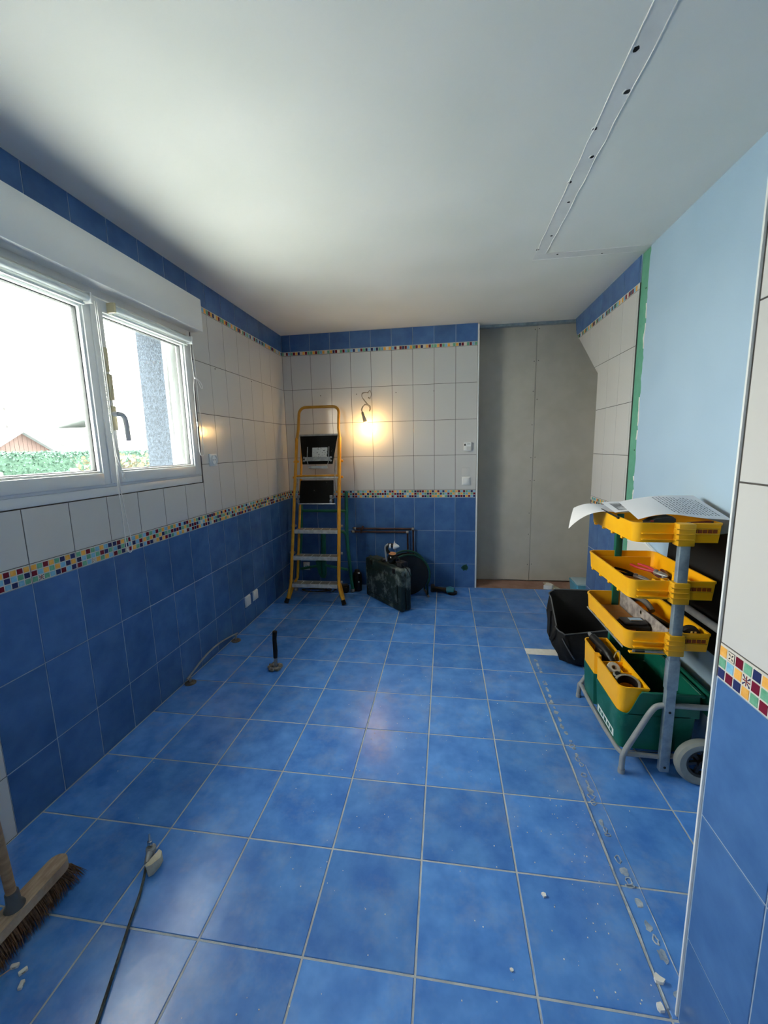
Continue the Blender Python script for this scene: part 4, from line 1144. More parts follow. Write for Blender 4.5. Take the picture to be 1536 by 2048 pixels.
# cable reel behind the case
cr = thing('cable_reel', 'black cable reel with a green tube frame behind the tool case', 'reel', (1.02, 2.84, 0))
Cc = Vector((.985, 2.865, .215))
AX = Vector((.25, -.97, 0)).normalized()
mb = MB(); mb.lathe([(.19, -.06), (.195, -.056), (.195, -.048), (.09, -.046), (.09, .046), (.195, .048), (.195, .056), (.19, .06)], Cc, AX, n=36); mb.build('drum', M_BLACK, cr)
mb = MB(); pth = []
for k in range(150):
    a = k * .42; rr_ = .10 + .012 * (k // 30); pth.append(Cc + AX * (-.04 + .08 * ((k / 15) % 1.0)) + rr_ * (math.cos(a) * Vector((AX.y, -AX.x, 0)) + math.sin(a) * Vector((0, 0, 1))))
mb.tube(pth, .0055, n=6); mb.build('cable', M_RUBBER, cr)
H = Vector((-AX.y, AX.x, 0))
for sg in (-1, 1):
    mb = MB(); off = AX * (sg * .075)
    mb.tube([Cc + H * .185 + off + Vector((0, 0, -.20))] + arc(Cc + off, .205, -.5, math.pi + .5, 22, H, (0, 0, 1)) + [Cc - H * .185 + off + Vector((0, 0, -.20))], .0095, n=8)
    mb.build('frame', mat('green_enamel_dark', (12, 74, 62), .45), cr)
for sg in (-1, 1):
    mb = MB(); mb.cyl(Cc + H * (.187 * sg) + AX * .10 + Vector((0, 0, -.203)), Cc + H * (.187 * sg) - AX * .10 + Vector((0, 0, -.203)), .011, 10); mb.build('foot', M_STEEL, cr)
mb = MB(); mb.lathe([(.03, .056), (.03, .064), (.012, .07)], Cc, AX, n=20); mb.build('hub', M_GPLAST, cr)

# cordless grinder on the floor
gr = thing('angle_grinder', 'black and teal power tool lying on the floor by the far wall', 'tool', (1.31, 2.94, 0))
a_, b_ = Vector((1.225, 2.985, .030)), Vector((1.365, 2.935, .034))
mb = MB(); mb.tube([a_, a_.lerp(b_, .25), a_.lerp(b_, .7), b_], [.022, .024, .023, .028], n=14); mb.build('grip', M_BLACK, gr)
mb = MB(); mb.rbox((1.205, 2.965, .002), (1.245, 3.03, .062), .008, 3); mb.build('battery', mat('dark_grey_plastic', (60, 60, 62), .5), gr)
mb = MB(); mb.tube([b_, b_ + Vector((.03, -.008, .006)), b_ + Vector((.065, -.016, .002))], [.031, .036, .028], n=14); mb.build('gear_head', mat('teal_plastic', (46, 128, 148), .4), gr)
mb = MB(); mb.lathe([(.02, .0), (.045, .002), (.046, .02), (.03, .024)], (1.415, 2.925, .004), (0, 0, 1), n=20); mb.build('guard', M_BLACK, gr)
mb = MB(); mb.lathe([(.012, .0), (.012, .04), (.006, .046)], (1.415, 2.925, .022), (0, 0, 1), n=12); mb.build('spindle', M_STEEL, gr)

# ================================================================ FLOOR STUBS AND SCRAPS ON THE LEFT
t = thing('floor_pipe', 'black pipe stub standing in a rubble collar on the blue floor', 'pipe', (.245, 1.459, 0))
mb = MB(); mb.cyl((.246, 1.459, .0), (.250, 1.459, .085), .0115, 14); mb.build('lower_pipe', M_GTUBE, t)
mb = MB(); mb.tube([(.249, 1.459, .07), (.252, 1.459, .12), (.251, 1.459, .2), (.257, 1.459, .252)], [.013, .0145, .0135, .015], n=14); mb.build('black_sleeve', M_RUBBER, t)
rng = random.Random(21)
for k in range(15):
    a = k / 15 * 6.283; rr_ = rng.uniform(.028, .045); s_ = rng.uniform(.009, .017)
    mb = MB(); mb.rbox((-s_, -s_ * .8, -s_ * .6), (s_, s_ * .8, s_ * .6), s_ * .3, 1, mtx=Matrix.Translation((.246 + rr_ * math.cos(a), 1.457 + rr_ * math.sin(a), s_ * .72)) @ Matrix.Rotation(rng.uniform(0, 3), 4, 'Z') @ Matrix.Rotation(rng.uniform(-.3, .3), 4, 'X'))
    mb.build('mortar_lump', mat('grey_mortar', (120, 116, 106), .95, c2=(158, 152, 140), scale=60), t)
t = thing('floor_rail', 'low bowed metal strip between two floor flanges along the window wall', 'rail', (-.215, 1.5, 0))
for y_ in (1.228, 1.79):
    mb = MB(); mb.lathe([(.034, .0), (.033, .005), (.018, .007), (.012, .012)], (-.208, y_, 0), n=18); fl_ = mb.build('flange', mat('rusty_steel', (96, 88, 78), .6, metal=.4, c2=(124, 118, 106), scale=30), t)
    mb = MB(); mb.cyl((-.208, y_, .008), (-.208, y_, .048), .0075, 12); mb.build('stub', M_STEEL, fl_)
mb = MB(); pth = smooth_path([(-.207, 1.20, .043), (-.205, 1.26, .060), (-.203, 1.36, .086), (-.203, 1.46, .098), (-.203, 1.58, .094), (-.205, 1.70, .074), (-.207, 1.80, .053), (-.207, 1.815, .050)], 5)
mb.tube(pth, .0075, n=8, flat=.5); mb.build('strip', M_GTUBE, t)

t = thing('cut_off_tap', 'chrome tap stub beside a lump of plaster on the floor', 'tap', (.345, .185, 0))
mb = MB(); mb.lathe([(.013, .0), (.015, .006), (.011, .012), (.011, .03), (.016, .034), (.016, .05), (.010, .056)], (.332, .196, 0), n=16); mb.build('body', M_STEEL, t)
mb = MB(); mb.tube([(.332, .196, .044), (.338, .176, .040), (.346, .156, .034)], [.011, .010, .009], n=12); mb.build('outlet', M_STEEL, t)
mb = MB(); mb.rbox((.322, .191, .056), (.338, .201, .076), .003, 2); mb.cyl((.331, .197, .07), (.326, .203, .096), .006, 10, .003); mb.build('tap_handle', mat('chrome', (200, 204, 202), .15, metal=.9), t)
mb = MB(); rng = random.Random(8)
pl = [(.352, .146), (.362, .140), (.372, .150), (.376, .176), (.372, .198), (.360, .203), (.351, .186)]
mb.prism(pl, lambda u, v, w: (u + (.006 if w > .02 else 0) * math.sin(v * 80), v, w),   .001, .040); pl_ = mb.build('plaster_lump', mat('old_plaster', (186, 178, 156), .95, c2=(206, 200, 180), scale=30, bump=.3, bscale=60), t, smooth=0)
mb = MB(); mb.tube(smooth_path([(.346, .150, .028), (.356, .128, .016), (.375, .085, .009), (.392, .04, .008), (.41, -.007, .008), (.44, -.08, .008), (.492, -.21, .008), (.56, -.38, .008), (.60, -.52, .008)], 6), .0045, n=8)
o = mb.build('water_hose', mat('dark_braided_hose', (52, 58, 58), .4, metal=.3, c2=(96, 104, 100), scale=40), base=(.45, -.1, 0)); tag(o, 'thin dark hose running from the tap stub to the picture edge', 'hose')

# broom
bm_ = thing('push_broom', 'wooden push broom with brown bristles in the near left corner', 'broom', (.10, -.10, 0))
mb = MB()
yy0, yy1 = -.33, .098
pl = []
for k in range(9): a = math.pi * k / 8; pl.append((.098 + .030 * math.cos(a), yy1 - .03 + .03 * math.sin(a)))
for k in range(9): a = math.pi + math.pi * k / 8; pl.append((.098 + .030 * math.cos(a), yy0 + .03 + .03 * math.sin(a)))
mb.prism(pl, lambda u, v, w: (u, v, w), .072, .104); mb.build('head', mat('worn_broom_wood', (190, 166, 138), .75, c2=(156, 130, 106), scale=14, bump=.2, bscale=60, stretch=(6, 1, 1)), bm_, smooth=40)
mb = MB(); mb.lathe([(.026, .0), (.024, .006), (.018, .014), (.0165, .05), (.0145, .052)], (.098, -.062, .103), (-.03, 0, 1), n=16); mb.build('ferrule', mat('grey_ferrule', (82, 84, 86), .5), bm_)
mb = MB(); mb.tube([(.097, -.062, .12), (.083, -.066, .5), (.05, -.075, 1.38)], .0125, n=12); mb.build('handle', M_WOOD, bm_)
mb = MB(); rng = random.Random(31)
for k in range(2600):
    y_ = rng.uniform(yy0 + .01, yy1 - .004); x_ = .098 + rng.uniform(-.026, .026)
    sx = (x_ - .098) / .026
    tip = Vector((x_ + .022 * sx + rng.uniform(-.008, .008), y_ + (.035 if y_ > yy1 - .05 else 0) * rng.random() + rng.uniform(-.006, .006), rng.uniform(.001, .008)))
    b0 = Vector((x_, y_, .074)); d = Vector((rng.uniform(-1, 1), rng.uniform(-1, 1), 0)).normalized() * .0011
    e = Vector((-d.y, d.x, 0))
    mid = b0.lerp(tip, .5) + Vector((sx * .006, 0, 0))
    mb.add([b0 + d, b0 - d * .5 + e, b0 - d * .5 - e, mid + d, mid - d * .5 + e, mid - d * .5 - e, tip], [(0,1,4,3),(1,2,5,4),(2,0,3,5),(3,4,6),(4,5,6),(5,3,6)])
tag(mb.build('bristles', mat('brown_bristle', (140, 104, 76), .8, c2=(98, 72, 54), scale=90), bm_, smooth=0), kind='stuff')

M_CHIPW = mat('white_scrap', (224, 222, 214), .6)
for (x_, y_, rz, lab) in ((.161, -.129, .4, 'white wire connector touching the broom bristles'), (.196, -.136, 1.0, 'white wire connector farthest right of the three by the broom'), (.221, -.162, 2.0, 'white wire connector nearest the camera by the broom')):
    t = thing('wire_connector', lab, 'connector', (x_, y_, 0), 'wire connectors by the broom')
    mt = Matrix.Translation((x_, y_, 0)) @ Matrix.Rotation(rz, 4, 'Z')
    mb = MB(); mb.rbox((-.010, -.005, .0005), (.010, .005, .010), .002, 2, mtx=mt); mb.build('body', M_CHIPW, t)
    mb = MB(); mb.rbox((-.004, -.0055, .003), (.004, -.0045, .007), .0004, 1, mtx=mt); mb.build('window_slot', M_GTUBE, t)
mb = MB(); mb.tube(smooth_path([(.156, -.137, .005), (.14, -.16, .006), (.12, -.175, .003), (.09, -.21, .003)]), .0016, n=6)
o = mb.build('copper_wire', mat('pinkish_wire', (206, 170, 150), .5), base=(.12, -.17, 0)); tag(o, 'short pinkish wire leading from a connector by the broom', 'wire')

def scrap(x_, y_, s_, lab, seed):
    rng = random.Random(seed); mb = MB()
    n_ = 7; pl = [(x_ + s_ * rng.uniform(.5, 1.2) * math.cos(k / n_ * 6.283), y_ + s_ * rng.uniform(.5, 1.2) * math.sin(k / n_ * 6.283)) for k in range(n_)]
    mb.prism(pl, lambda u, v, w: (u, v, w), .0005, s_ * .8)
    o = mb.build('plaster_scrap', M_PLAST, smooth=0, base=(x_, y_, 0)); tag(o, lab, 'rubble', 'plaster scraps on the floor')
scrap(1.655, .251, .009, 'small plaster scrap alone on the floor right of centre', 1)
scrap(1.905, .075, .013, 'plaster scrap against the foot of the white edge trim', 2)
scrap(1.880, .018, .012, 'flat plaster scrap in front of the white edge trim', 3)
scrap(1.526, .046, .006, 'tiny plaster scrap on the nearest row of floor tiles', 4)
mb = MB(); rng = random.Random(44)
for k in range(330):
    if k < 170: x_, y_ = rng.uniform(.8, 1.9), rng.uniform(-.3, 1.6)
    elif k < 250: x_, y_ = rng.gauss(1.82, .09), rng.uniform(-.2, .6)
    else: x_, y_ = rng.uniform(-.2, 2.4), rng.uniform(-.3, 2.9)
    if x_ > 1.9 and y_ < .1: continue
    if x_ < -.22 or x_ > 2.45: continue
    s_ = rng.uniform(.0005, .0016); mb.box((x_ - s_, y_ - s_ * rng.uniform(.5, 1.6), .0), (x_ + s_, y_ + s_, s_ * .9))
o = mb.build('crumbs', M_PLAST, smooth=0); tag(o, 'tiny white plaster crumbs scattered over the floor', 'crumbs', kind='stuff')
# glue residue along the line of the removed partition
mb = MB(); rng = random.Random(17)
M_GLUE = mat('dried_glue', (116, 140, 172), .6, c2=(186, 198, 210), scale=40, bump=.3, bscale=80)
y_ = .05
while y_ < 1.80:
    L_ = rng.uniform(.012, .05); wv = rng.uniform(.006, .015); cx_ = 1.934 + .006 * math.sin(y_ * 9) + rng.uniform(-.004, .004)
    if rng.random() < .8:
        n_ = 12; r1 = [rng.uniform(.6, 1.15) for _ in range(n_)]
        ou = [(cx_ + wv * r1[k] * math.cos(k / n_ * 6.283), y_ + L_ * .5 * r1[k] * math.sin(k / n_ * 6.283)) for k in range(n_)]
        if L_ < .03:
            mb.tube([(u, v, .0006) for u, v in ou], .0022, n=5, closed=True)
        else:
            mb.prism(ou, lambda u, v, w: (u, v, w), 0.0, .0011)
    y_ += L_ * rng.uniform(.9, 1.5)
pth = [(1.902 + rng.uniform(-.0015, .0015), .02 + k * .06, .0008) for k in range(31)]
mb.tube(pth, [rng.uniform(.0012, .0034) for _ in pth], n=5)
pth = [(1.962 + rng.uniform(-.002, .002), .03 + k * .05, .0006) for k in range(17)]
mb.tube(pth, [rng.uniform(.0008, .0022) for _ in pth], n=5)
o = mb.build('glue_residue', M_GLUE, smooth=40); tag(o, 'greyish glue dabs left in a line on the floor', 'residue', kind='stuff')
# dusty smear near the foreground wall: thin plaster film
# ================================================================ TOOL TROLLEY
tro = thing('tool_trolley', 'yellow and green tool trolley with stacked trays on wheels', 'trolley', (2.25, 1.08, 0))
TX0, TX1, TY0, TY1 = 2.088, 2.405, .832, 1.325
def rrect(x0, x1, y0, y1, r, n=5, rfr=None):
    pts = []; r0 = r
    for q, a0 in enumerate((0, math.pi / 2, math.pi, 1.5 * math.pi)):
        r = rfr if (q == 3 and rfr) else r0
        cx_, cy_ = ((x1 - r, y1 - r), (x0 + r, y1 - r), (x0 + r, y0 + r), (x1 - r, y0 + r))[q]
        for k in range(n + 1):
            a = a0 + math.pi / 2 * k / n
            pts.append((cx_ + r * math.cos(a), cy_ + r * math.sin(a)))
    return pts
def offs(poly, d):
    n = len(poly); out = []
    for i in range(n):
        a, b, c = Vector(poly[i - 1]), Vector(poly[i]), Vector(poly[(i + 1) % n])
        e1 = (b - a).normalized(); e2 = (c - b).normalized()
        n1 = Vector((-e1.y, e1.x)); n2 = Vector((-e2.y, e2.x)); bis = n1 + n2; dd = bis.dot(n1)
        q = b + (bis * (d / dd) if dd > .2 else Vector((0, 0))); out.append((q.x, q.y))
    return out
def tray(mb, poly, z0, z1, th=.004, taper=.006, lip=.003, fl=.004, m=0):
    if area(poly) < 0: poly = poly[::-1]
    R_ = []
    for d, z in ((taper, z0), (0, z1 - .008), (-lip, z1 - .008), (-lip, z1), (th, z1), (th + taper * .9, z0 + fl)):
        R_.append([(x, y, z) for x, y in (offs(poly, d) if d else poly)])
    n = len(poly); vs_ = [p_ for r_ in R_ for p_ in r_]; fs = []
    for k in range(len(R_) - 1):
        for i in range(n):
            j = (i + 1) % n; fs.append((k * n + i, k * n + j, (k + 1) * n + j, (k + 1) * n + i))
    fs.append(tuple(range(n - 1, -1, -1))); fs.append(tuple(range((len(R_) - 1) * n, len(R_) * n)))
    mb.add(vs_, fs, m)
PX0, PX1, PY0, PY1 = 2.246, 2.284, .800, .826     # front post
for zi, (z0, z1) in enumerate(((1.012, 1.092), (.776, .856), (.556, .636))):
    mb = MB(); tray(mb, rrect(TX0, TX1, TY0, TY1, .038, rfr=.006), z0, z1)
    tb = mb.build('tray', M_YPLAST, tro, smooth=40)
    # ribs on the front, left of the post
    for zz in (z0 + .012, z0 + .036):
        mb = MB(); mb.rbox((TX0 + .03, TY0 - .010, zz), (PX0 - .004, TY0 + .006, zz + .0035), .001, 1); mb.build('rib', M_YPLAST, tb)
    # clip that grips the post
    mb = MB(); mb.rbox((PX0 - .012, PY0 - .006, z0 - .006), (PX1 + .010, TY0 + .006, z1 + .002), .004, 2); cl = mb.build('post_clip', M_YTRANS, tb)
    for zz in (z0 + .018, z0 + .040, z0 + .060):
        mb = MB(); mb.rbox((PX0 - .022, PY0 - .009, zz), (PX1 + .004, PY0 + .010, zz + .004), .001, 1); mb.build('rib', M_YTRANS, cl)
    for k in range(5):
        xs = 2.304 + k * .0178
        mb = MB(); mb.box((xs, TY0 - .0012, z1 - .040), (xs + .0135, TY0 + .004, z1 - .026)); mb.build('slot', M_YDARK, tb, smooth=0)
    mb = MB()
    for (a, b) in (((2.298, z1 - .046), (2.396, z1 - .043)), ((2.298, z1 - .023), (2.396, z1 - .020))):
        mb.rbox((a[0], TY0 - .003, a[1]), (b[0], TY0 + .003, b[1]), .0008, 1)
    tag(mb.build('slot_frame', M_YTRANS, tb), kind='stuff')
    for k in range(4):     # hooks under the left edge
        yy_ = 1.27 - k * .105
        mb = MB(); mb.rbox((TX0 + .004, yy_ - .008, z0 - .010), (TX0 + .018, yy_ + .008, z0 + .002), .002, 1); mb.build('hook', M_YPLAST, tb)
    if zi == 1:            # inner walls of the middle tray
        for (a, b) in (((2.20, .835), (2.204, .90)), ((2.2, .895), (2.26, .90)), ((2.234, .84), (2.238, .90)), ((TX0 + .012, 1.235), (2.35, 1.239)), ((2.33, .87), (2.334, 1.0))):
            mb = MB(); mb.box((a[0], a[1], z0 + .003), (b[0], b[1], z1 - .010)); mb.build('divider', M_YPLAST, tb, smooth=0)
    if zi == 2:            # steel strip clipped under the lowest tray
        mb = MB(); mb.rbox((TX0 + .002, TY0 + .03, z0 - .009), (TX0 + .006, TY1 - .02, z0 - .001), .001, 1); mb.rbox((TX0 + .03, TY0 - .001, z0 - .012), (PX0 - .004, TY0 + .005, z0 - .002), .001, 1); tag(mb.build('metal_strip', M_STEEL, tb), kind='stuff')
        mb = MB(); mb.rbox((TX0 + .02, TY0 + .002, z0 - .020), (PX0, TY0 + .02, z0 - .012), .002, 1); mb.build('strip_holder', M_YPLAST, tb)
        mb = MB(); mb.rbox((2.128, TY0 - .0025, z0 - .011), (2.165, TY0 - .0005, z0 - .003), .0005, 1); mb.build('dark_mark', M_BLACK, tb)
# posts
mb = MB(); mb.rbox((PX0, PY0, .022), (PX1, PY1, 1.045), .003, 2); po = mb.build('post', M_GALV, tro); po['label'] = 'galvanised steel front post'
mb = MB(); mb.rbox((PX0 - .003, PY0 - .002, .40), (PX1 + .003, PY1 + .002, .53), .003, 2); mb.build('sleeve', M_GALV, po)
for zz in (.30, .045):
    mb = MB(); mb.lathe([(.0055, 0), (.0055, .001), (.003, .0012)], (2.265, PY0, zz), (0, -1, 0), n=10); mb.build('bolt_hole', M_HOLE, po)
mb = MB(); mb.rbox((2.215, 1.312, .28), (2.248, 1.338, 1.05), .003, 2); po = mb.build('post', M_GPLAST, tro); po['label'] = 'dark green rear post'
# green bin
def bin_poly(ins=0):
    x0, x1, y0, y1 = 2.088 + ins, 2.40 - ins, .838 + ins, 1.322 - ins
    r = .035; pts = []
    for k in range(6): a = math.pi / 2 * k / 5; pts.append((x1 - r + r * math.cos(a), y1 - r + r * math.sin(a)))
    for k in range(6): a = math.pi / 2 + math.pi / 2 * k / 5; pts.append((x0 + r + r * math.cos(a), y1 - r + r * math.sin(a)))
    pts += [(x0, 1.150), (x0 + .016, 1.144), (x0 + .016, 1.116), (x0, 1.110)]
    for k in range(6): a = math.pi + math.pi / 2 * k / 5; pts.append((x0 + r + r * math.cos(a), y0 + r + r * math.sin(a)))
    for k in range(6): a = 1.5 * math.pi + math.pi / 2 * k / 5; pts.append((x1 - r + r * math.cos(a), y0 + r + r * math.sin(a)))
    return pts
mb = MB(); tray(mb, bin_poly(), .088, .258, taper=.010, lip=.0)
bn = mb.build('bin', M_GPLAST, tro, smooth=40)
mb = MB()
fp = [(2.104, .254), (2.116, .256), (2.126, .264), (2.136, .280), (2.150, .315), (2.162, .345), (2.170, .357), (2.182, .362), (2.40, .362), (2.397, .254)]
mb.prism(fp, lambda u, v, w: (u, w, v), .838, .842); mb.prism(fp, lambda u, v, w: (u, w, v), 1.318, 1.322)
mb.box((2.396, .838, .254), (2.40, 1.322, .362))
mb.rbox((2.17, .832, .356), (2.408, .842, .364), .002, 1); mb.rbox((2.398, .832, .350), (2.412, 1.328, .364), .002, 1); mb.rbox((2.17, 1.318, .356), (2.408, 1.328, .364), .002, 1)
up_ = mb.build('bin_collar', M_GPLAST, tro, smooth=40)
mb = MB(); mb.rbox((2.204, .845, .24), (2.208, 1.318, .35), .001, 1); mb.build('bin_partition', M_GPLAST, bn)
mb = MB(); mb.rbox((2.425, .80, .27), (2.44, 1.36, .37), .004, 2); mb.build('side_rail', M_GPLAST, tro)
mb = MB(); mb.rbox((2.0855, .90, .10), (2.0895, 1.09, .135), .0012, 1, mtx=Matrix.Translation((.009, 0, 0))); sk = mb.build('sticker', mat('white_sticker', (222, 228, 224), .5), bn); sk['label'] = 'white printed sticker low on the green bin'
for k in range(5):
    yy_ = .915 + k * .034
    mb = MB(); mb.rbox((2.0938, yy_, .108 + .003 * (k % 2)), (2.0945, yy_ + .022, .127), .0003, 1); mb.build('print_mark', M_GPLAST, sk)
# yellow insert box on the left of the bin
ix0, iy0, iy1, ir = 2.0865, .847, 1.3165, .03
ins_poly = [(2.203, iy1)]
for k in range(6): a = math.pi / 2 + math.pi / 2 * k / 5; ins_poly.append((ix0 + ir + ir * math.cos(a), iy1 - ir + ir * math.sin(a)))
ins_poly += [(ix0, 1.150), (ix0 + .016, 1.144), (ix0 + .016, 1.116), (ix0, 1.110)]
for k in range(6): a = math.pi + math.pi / 2 * k / 5; ins_poly.append((ix0 + ir + ir * math.cos(a), iy0 + ir + ir * math.sin(a)))
ins_poly.append((2.203, iy0))
mb = MB(); tray(mb, ins_poly, .250, .374, taper=.004, lip=.002)
ib = mb.build('insert_box', M_YPLAST, tro, smooth=40)
for (a, b) in (((2.092, 1.098), (2.199, 1.102)), ((2.092, 1.0), (2.199, 1.004)), ((2.16, 1.004), (2.164, 1.098))):
    mb = MB(); mb.box((a[0], a[1], .24), (b[0], b[1], .355)); mb.build('divider', M_YPLAST, ib, smooth=0)
# tube frame
FR = .0115
mb = MB()
mb.tube([(2.098, .806, .012), (2.100, .807, .075)] + smooth_path([(2.100, .807, .075), (2.110, .809, .105), (2.165, .815, .215), (2.205, .817, .295), (2.232, .817, .318), (2.28, .817, .322)], 4) + [(2.44, .817, .322)], FR, n=12); mb.build('frame_tube', M_GTUBE, tro)
mb = MB()
mb.tube([(2.088, 1.35, .012), (2.090, 1.35, .075)] + smooth_path([(2.090, 1.35, .075), (2.110, 1.35, .105), (2.165, 1.35, .215), (2.205, 1.35, .295), (2.232, 1.35, .318), (2.28, 1.35, .322)], 4) + [(2.44, 1.35, .322)], FR, n=12); mb.build('frame_tube', M_GTUBE, tro)
mb = MB(); mb.tube([(2.107, .81, .083), (2.098, .85, .078), (2.092, 1.0, .077), (2.092, 1.2, .077), (2.096, 1.345, .080)], FR * .9, n=10); mb.build('frame_tube', M_GTUBE, tro)
for yy_ in (.822, 1.34):
    mb = MB(); mb.tube([(2.112, yy_, .080), (2.25, yy_, .078), (2.385, yy_, .095)], FR * .9, n=10); mb.build('frame_tube', M_GTUBE, tro)
for (x_, y_) in ((2.098, .806), (2.088, 1.35)):
    mb = MB(); mb.cyl((x_, y_, .0005), (x_ + .0005, y_, .02), .0135, 12); mb.build('foot', M_GTUBE, tro)
# push handle behind the trays
mb = MB(); mb.tube([(2.44, .72, .36), (2.447, .72, .62)] + arc((2.447, .745, .622), .025, math.pi, math.pi / 2, 4, (0, 1, 0), (0, 0, 1)) + [(2.447, 1.36, .652), (2.447, 1.385, .63), (2.44, 1.386, .32)], .0165, n=12); mb.build('push_handle', M_GTUBE, tro)
# wheels
M_TYRE = mat('grey_rubber_tyre', (142, 146, 142), .7, c2=(128, 132, 129), scale=12)
for yc in (.782, 1.388):
    mb = MB(); cw = (2.388, yc, .101)
    mb.lathe([(.062, -.016), (.072, -.021), (.088, -.020), (.098, -.012), (.1005, 0), (.098, .012), (.088, .020), (.072, .021), (.062, .016)], cw, (0, 1, 0), n=40, ring=True); wh = mb.build('wheel', M_TYRE, tro)
    mb = MB(); mb.lathe([(.060, -.014), (.064, -.017), (.064, .017), (.060, .014), (.052, .012), (.052, -.012)], cw, (0, 1, 0), n=32, ring=True); mb.build('rim', M_BLACK, wh)
    mb = MB(); mb.lathe([(.014, -.022), (.018, -.020), (.018, .020), (.014, .022)], cw, (0, 1, 0), n=16); mb.build('hub', M_BLACK, wh)
    for k in range(6):
        a = k * math.pi / 3 + .2; d = Vector((math.cos(a), 0, math.sin(a)))
        mb = MB(); mb.obox(Vector(cw) + d * .036, d * .020, Vector((0, .006, 0)), d.cross(Vector((0, 1, 0))) * .006); mb.build('spoke', mat('satin_black', (34, 34, 36), .3), wh, smooth=0)
mb = MB(); mb.cyl((2.388, .80, .101), (2.388, 1.37, .101), .008, 10); mb.build('axle', M_STEEL, tro)

# ---------------------------------------------------------------- things on the top tray
def paperA(u, v):   # corner hangs over the left edge of the tray
    q = Vector((1.925, 1.165)) + u * .262 * Vector((math.cos(-.42), math.sin(-.42))) + v * .21 * Vector((math.sin(.42), math.cos(.42)))
    over = max(0.0, 2.086 - q.x)
    return Vector((q.x + .5 * over * over, q.y, 1.0995 + .003 * math.sin(u * 6) - 3.2 * over * over - .10 * over))
t = thing('paper_sheet', 'blank white sheet curling over the far left edge of the top tray', 'paper', (2.12, 1.2, 1.095))
mb = MB(); mb.sheet(lambda u, v: paperA(u, v), 20, 12); mb.build('sheet', M_PAPER, t, smooth=60)
def paperB(u, v):
    return Vector((2.080 + .150 * u + .02 * v, 1.00 + .22 * v - .03 * u, 1.1065 + .014 * u + .006 * math.sin(u * 2.5 + v) + .010 * v))
t = thing('paper_sheet', 'sheet with a grey printed photograph on the top tray', 'paper', (2.17, 1.1, 1.095))
mb = MB(); mb.sheet(paperB, 12, 12); mb.build('sheet', M_PAPER, t, smooth=60)
mb = MB(); mb.sheet(lambda u, v: paperB(.14 + .72 * u, .12 + .7 * v) + Vector((0, 0, .0007)), 10, 10, th=.0002); mb.build('printed_picture', mat('grey_print', (126, 128, 132), .6, c2=(206, 208, 212), scale=22, lo=.48, hi=.56), t, smooth=60)
for (u0, v0, u1, v1) in ((.32, .52, .62, .56), (.5, .62, .78, .66), (.36, .68, .5, .71)):
    mb = MB(); mb.sheet(lambda u, v: paperB(u0 + (u1 - u0) * u, v0 + (v1 - v0) * v) + Vector((0, 0, .0012)), 4, 2, th=.0003); mb.build('printed_detail', M_INK, t, smooth=60)
def paperC(u, v):   # large handwritten sheet, lifted at the back
    x = 2.115 + .345 * u + .03 * v * (1 - u)
    y = .862 + .275 * v - .02 * u + .06 * max(0, u - .6)
    z = 1.101 + .062 * v * (0.55 + .55 * u) + .020 * math.sin(u * math.pi * 1.15) * (1 - .4 * v) + .010 * math.sin(u * 7.5) * (1 - v) * .6
    return Vector((x, y, z))
t = thing('paper_sheet', 'large handwritten sheet arching over the top tray', 'paper', (2.28, 1.0, 1.095))
mb = MB(); mb.sheet(paperC, 28, 14); mb.build('sheet', M_PAPER, t, smooth=60)
mb = MB(); rng = random.Random(6)
for ln in range(13):
    u0 = .42 + ln * .041; v = .10 + .03 * rng.random()
    while v < .93 - .02 * ln * rng.random():
        wl = rng.uniform(.03, .08)
        n_ = int(wl / .006) + 2
        pts = []
        for k in range(n_):
            vv_ = v + wl * k / n_; uu_ = u0 + .009 * math.sin(k * 2.1 + rng.random()) * rng.uniform(.4, 1)
            pts.append(paperC(uu_, min(vv_, .98)) + Vector((0, 0, .0009)))
        mb.tube(pts, .0006, n=3, caps=False)
        v += wl + rng.uniform(.012, .03)
tag(mb.build('handwriting', M_INK, t, smooth=0), 'lines of dark handwriting', kind='stuff')
t = thing('cordless_tool', 'black tool grip poking out below the handwritten sheet', 'tool', (2.19, .87, 1.05))
mb = MB(); mb.rbox((2.145, .846, 1.030), (2.246, .90, 1.092), .01, 3); mb.build('battery', M_BLACK, t)
mb = MB(); mb.prism([(2.146, 1.088), (2.172, 1.105), (2.232, 1.116), (2.246, 1.106), (2.246, 1.086)], lambda u, v, w: (u, w, v), .846, .90); mb.build('grip', mat('dark_grip', (34, 40, 46), .5), t, smooth=0)
mb = MB(); mb.rbox((2.154, .8445, 1.094), (2.166, .847, 1.100), .0008, 1); mb.build('red_mark', mat('dull_red', (150, 40, 40), .5), t)
t = thing('pencil', 'dark pencil lying on the left rim of the top tray', 'pencil', (2.10, 1.0, 1.09))
mb = MB(); mb.cyl((2.0815, 1.16, 1.097), (2.0808, .975, 1.090), .0038, 8); mb.build('shaft', M_RUBBER, t)
mb = MB(); mb.lathe([(.004, 0), (.0058, .002), (.0058, .012), (.003, .014)], (2.0808, .975, 1.090), (0, -1, -.03), n=10); mb.build('end_cap', M_BLACK, t)
t = thing('marker_pen', 'dark red pen under the papers at the tray corner', 'pen', (2.36, .86, 1.08))
mb = MB(); mb.cyl((2.30, .868, 1.084), (2.385, .872, 1.0885), .006, 10); mb.build('barrel', mat('dark_red_plastic', (120, 40, 26), .4), t)
mb = MB(); mb.cyl((2.385, .872, 1.0885), (2.396, .873, 1.089), .005, 10, .003); mb.build('cap', M_BLACK, t)

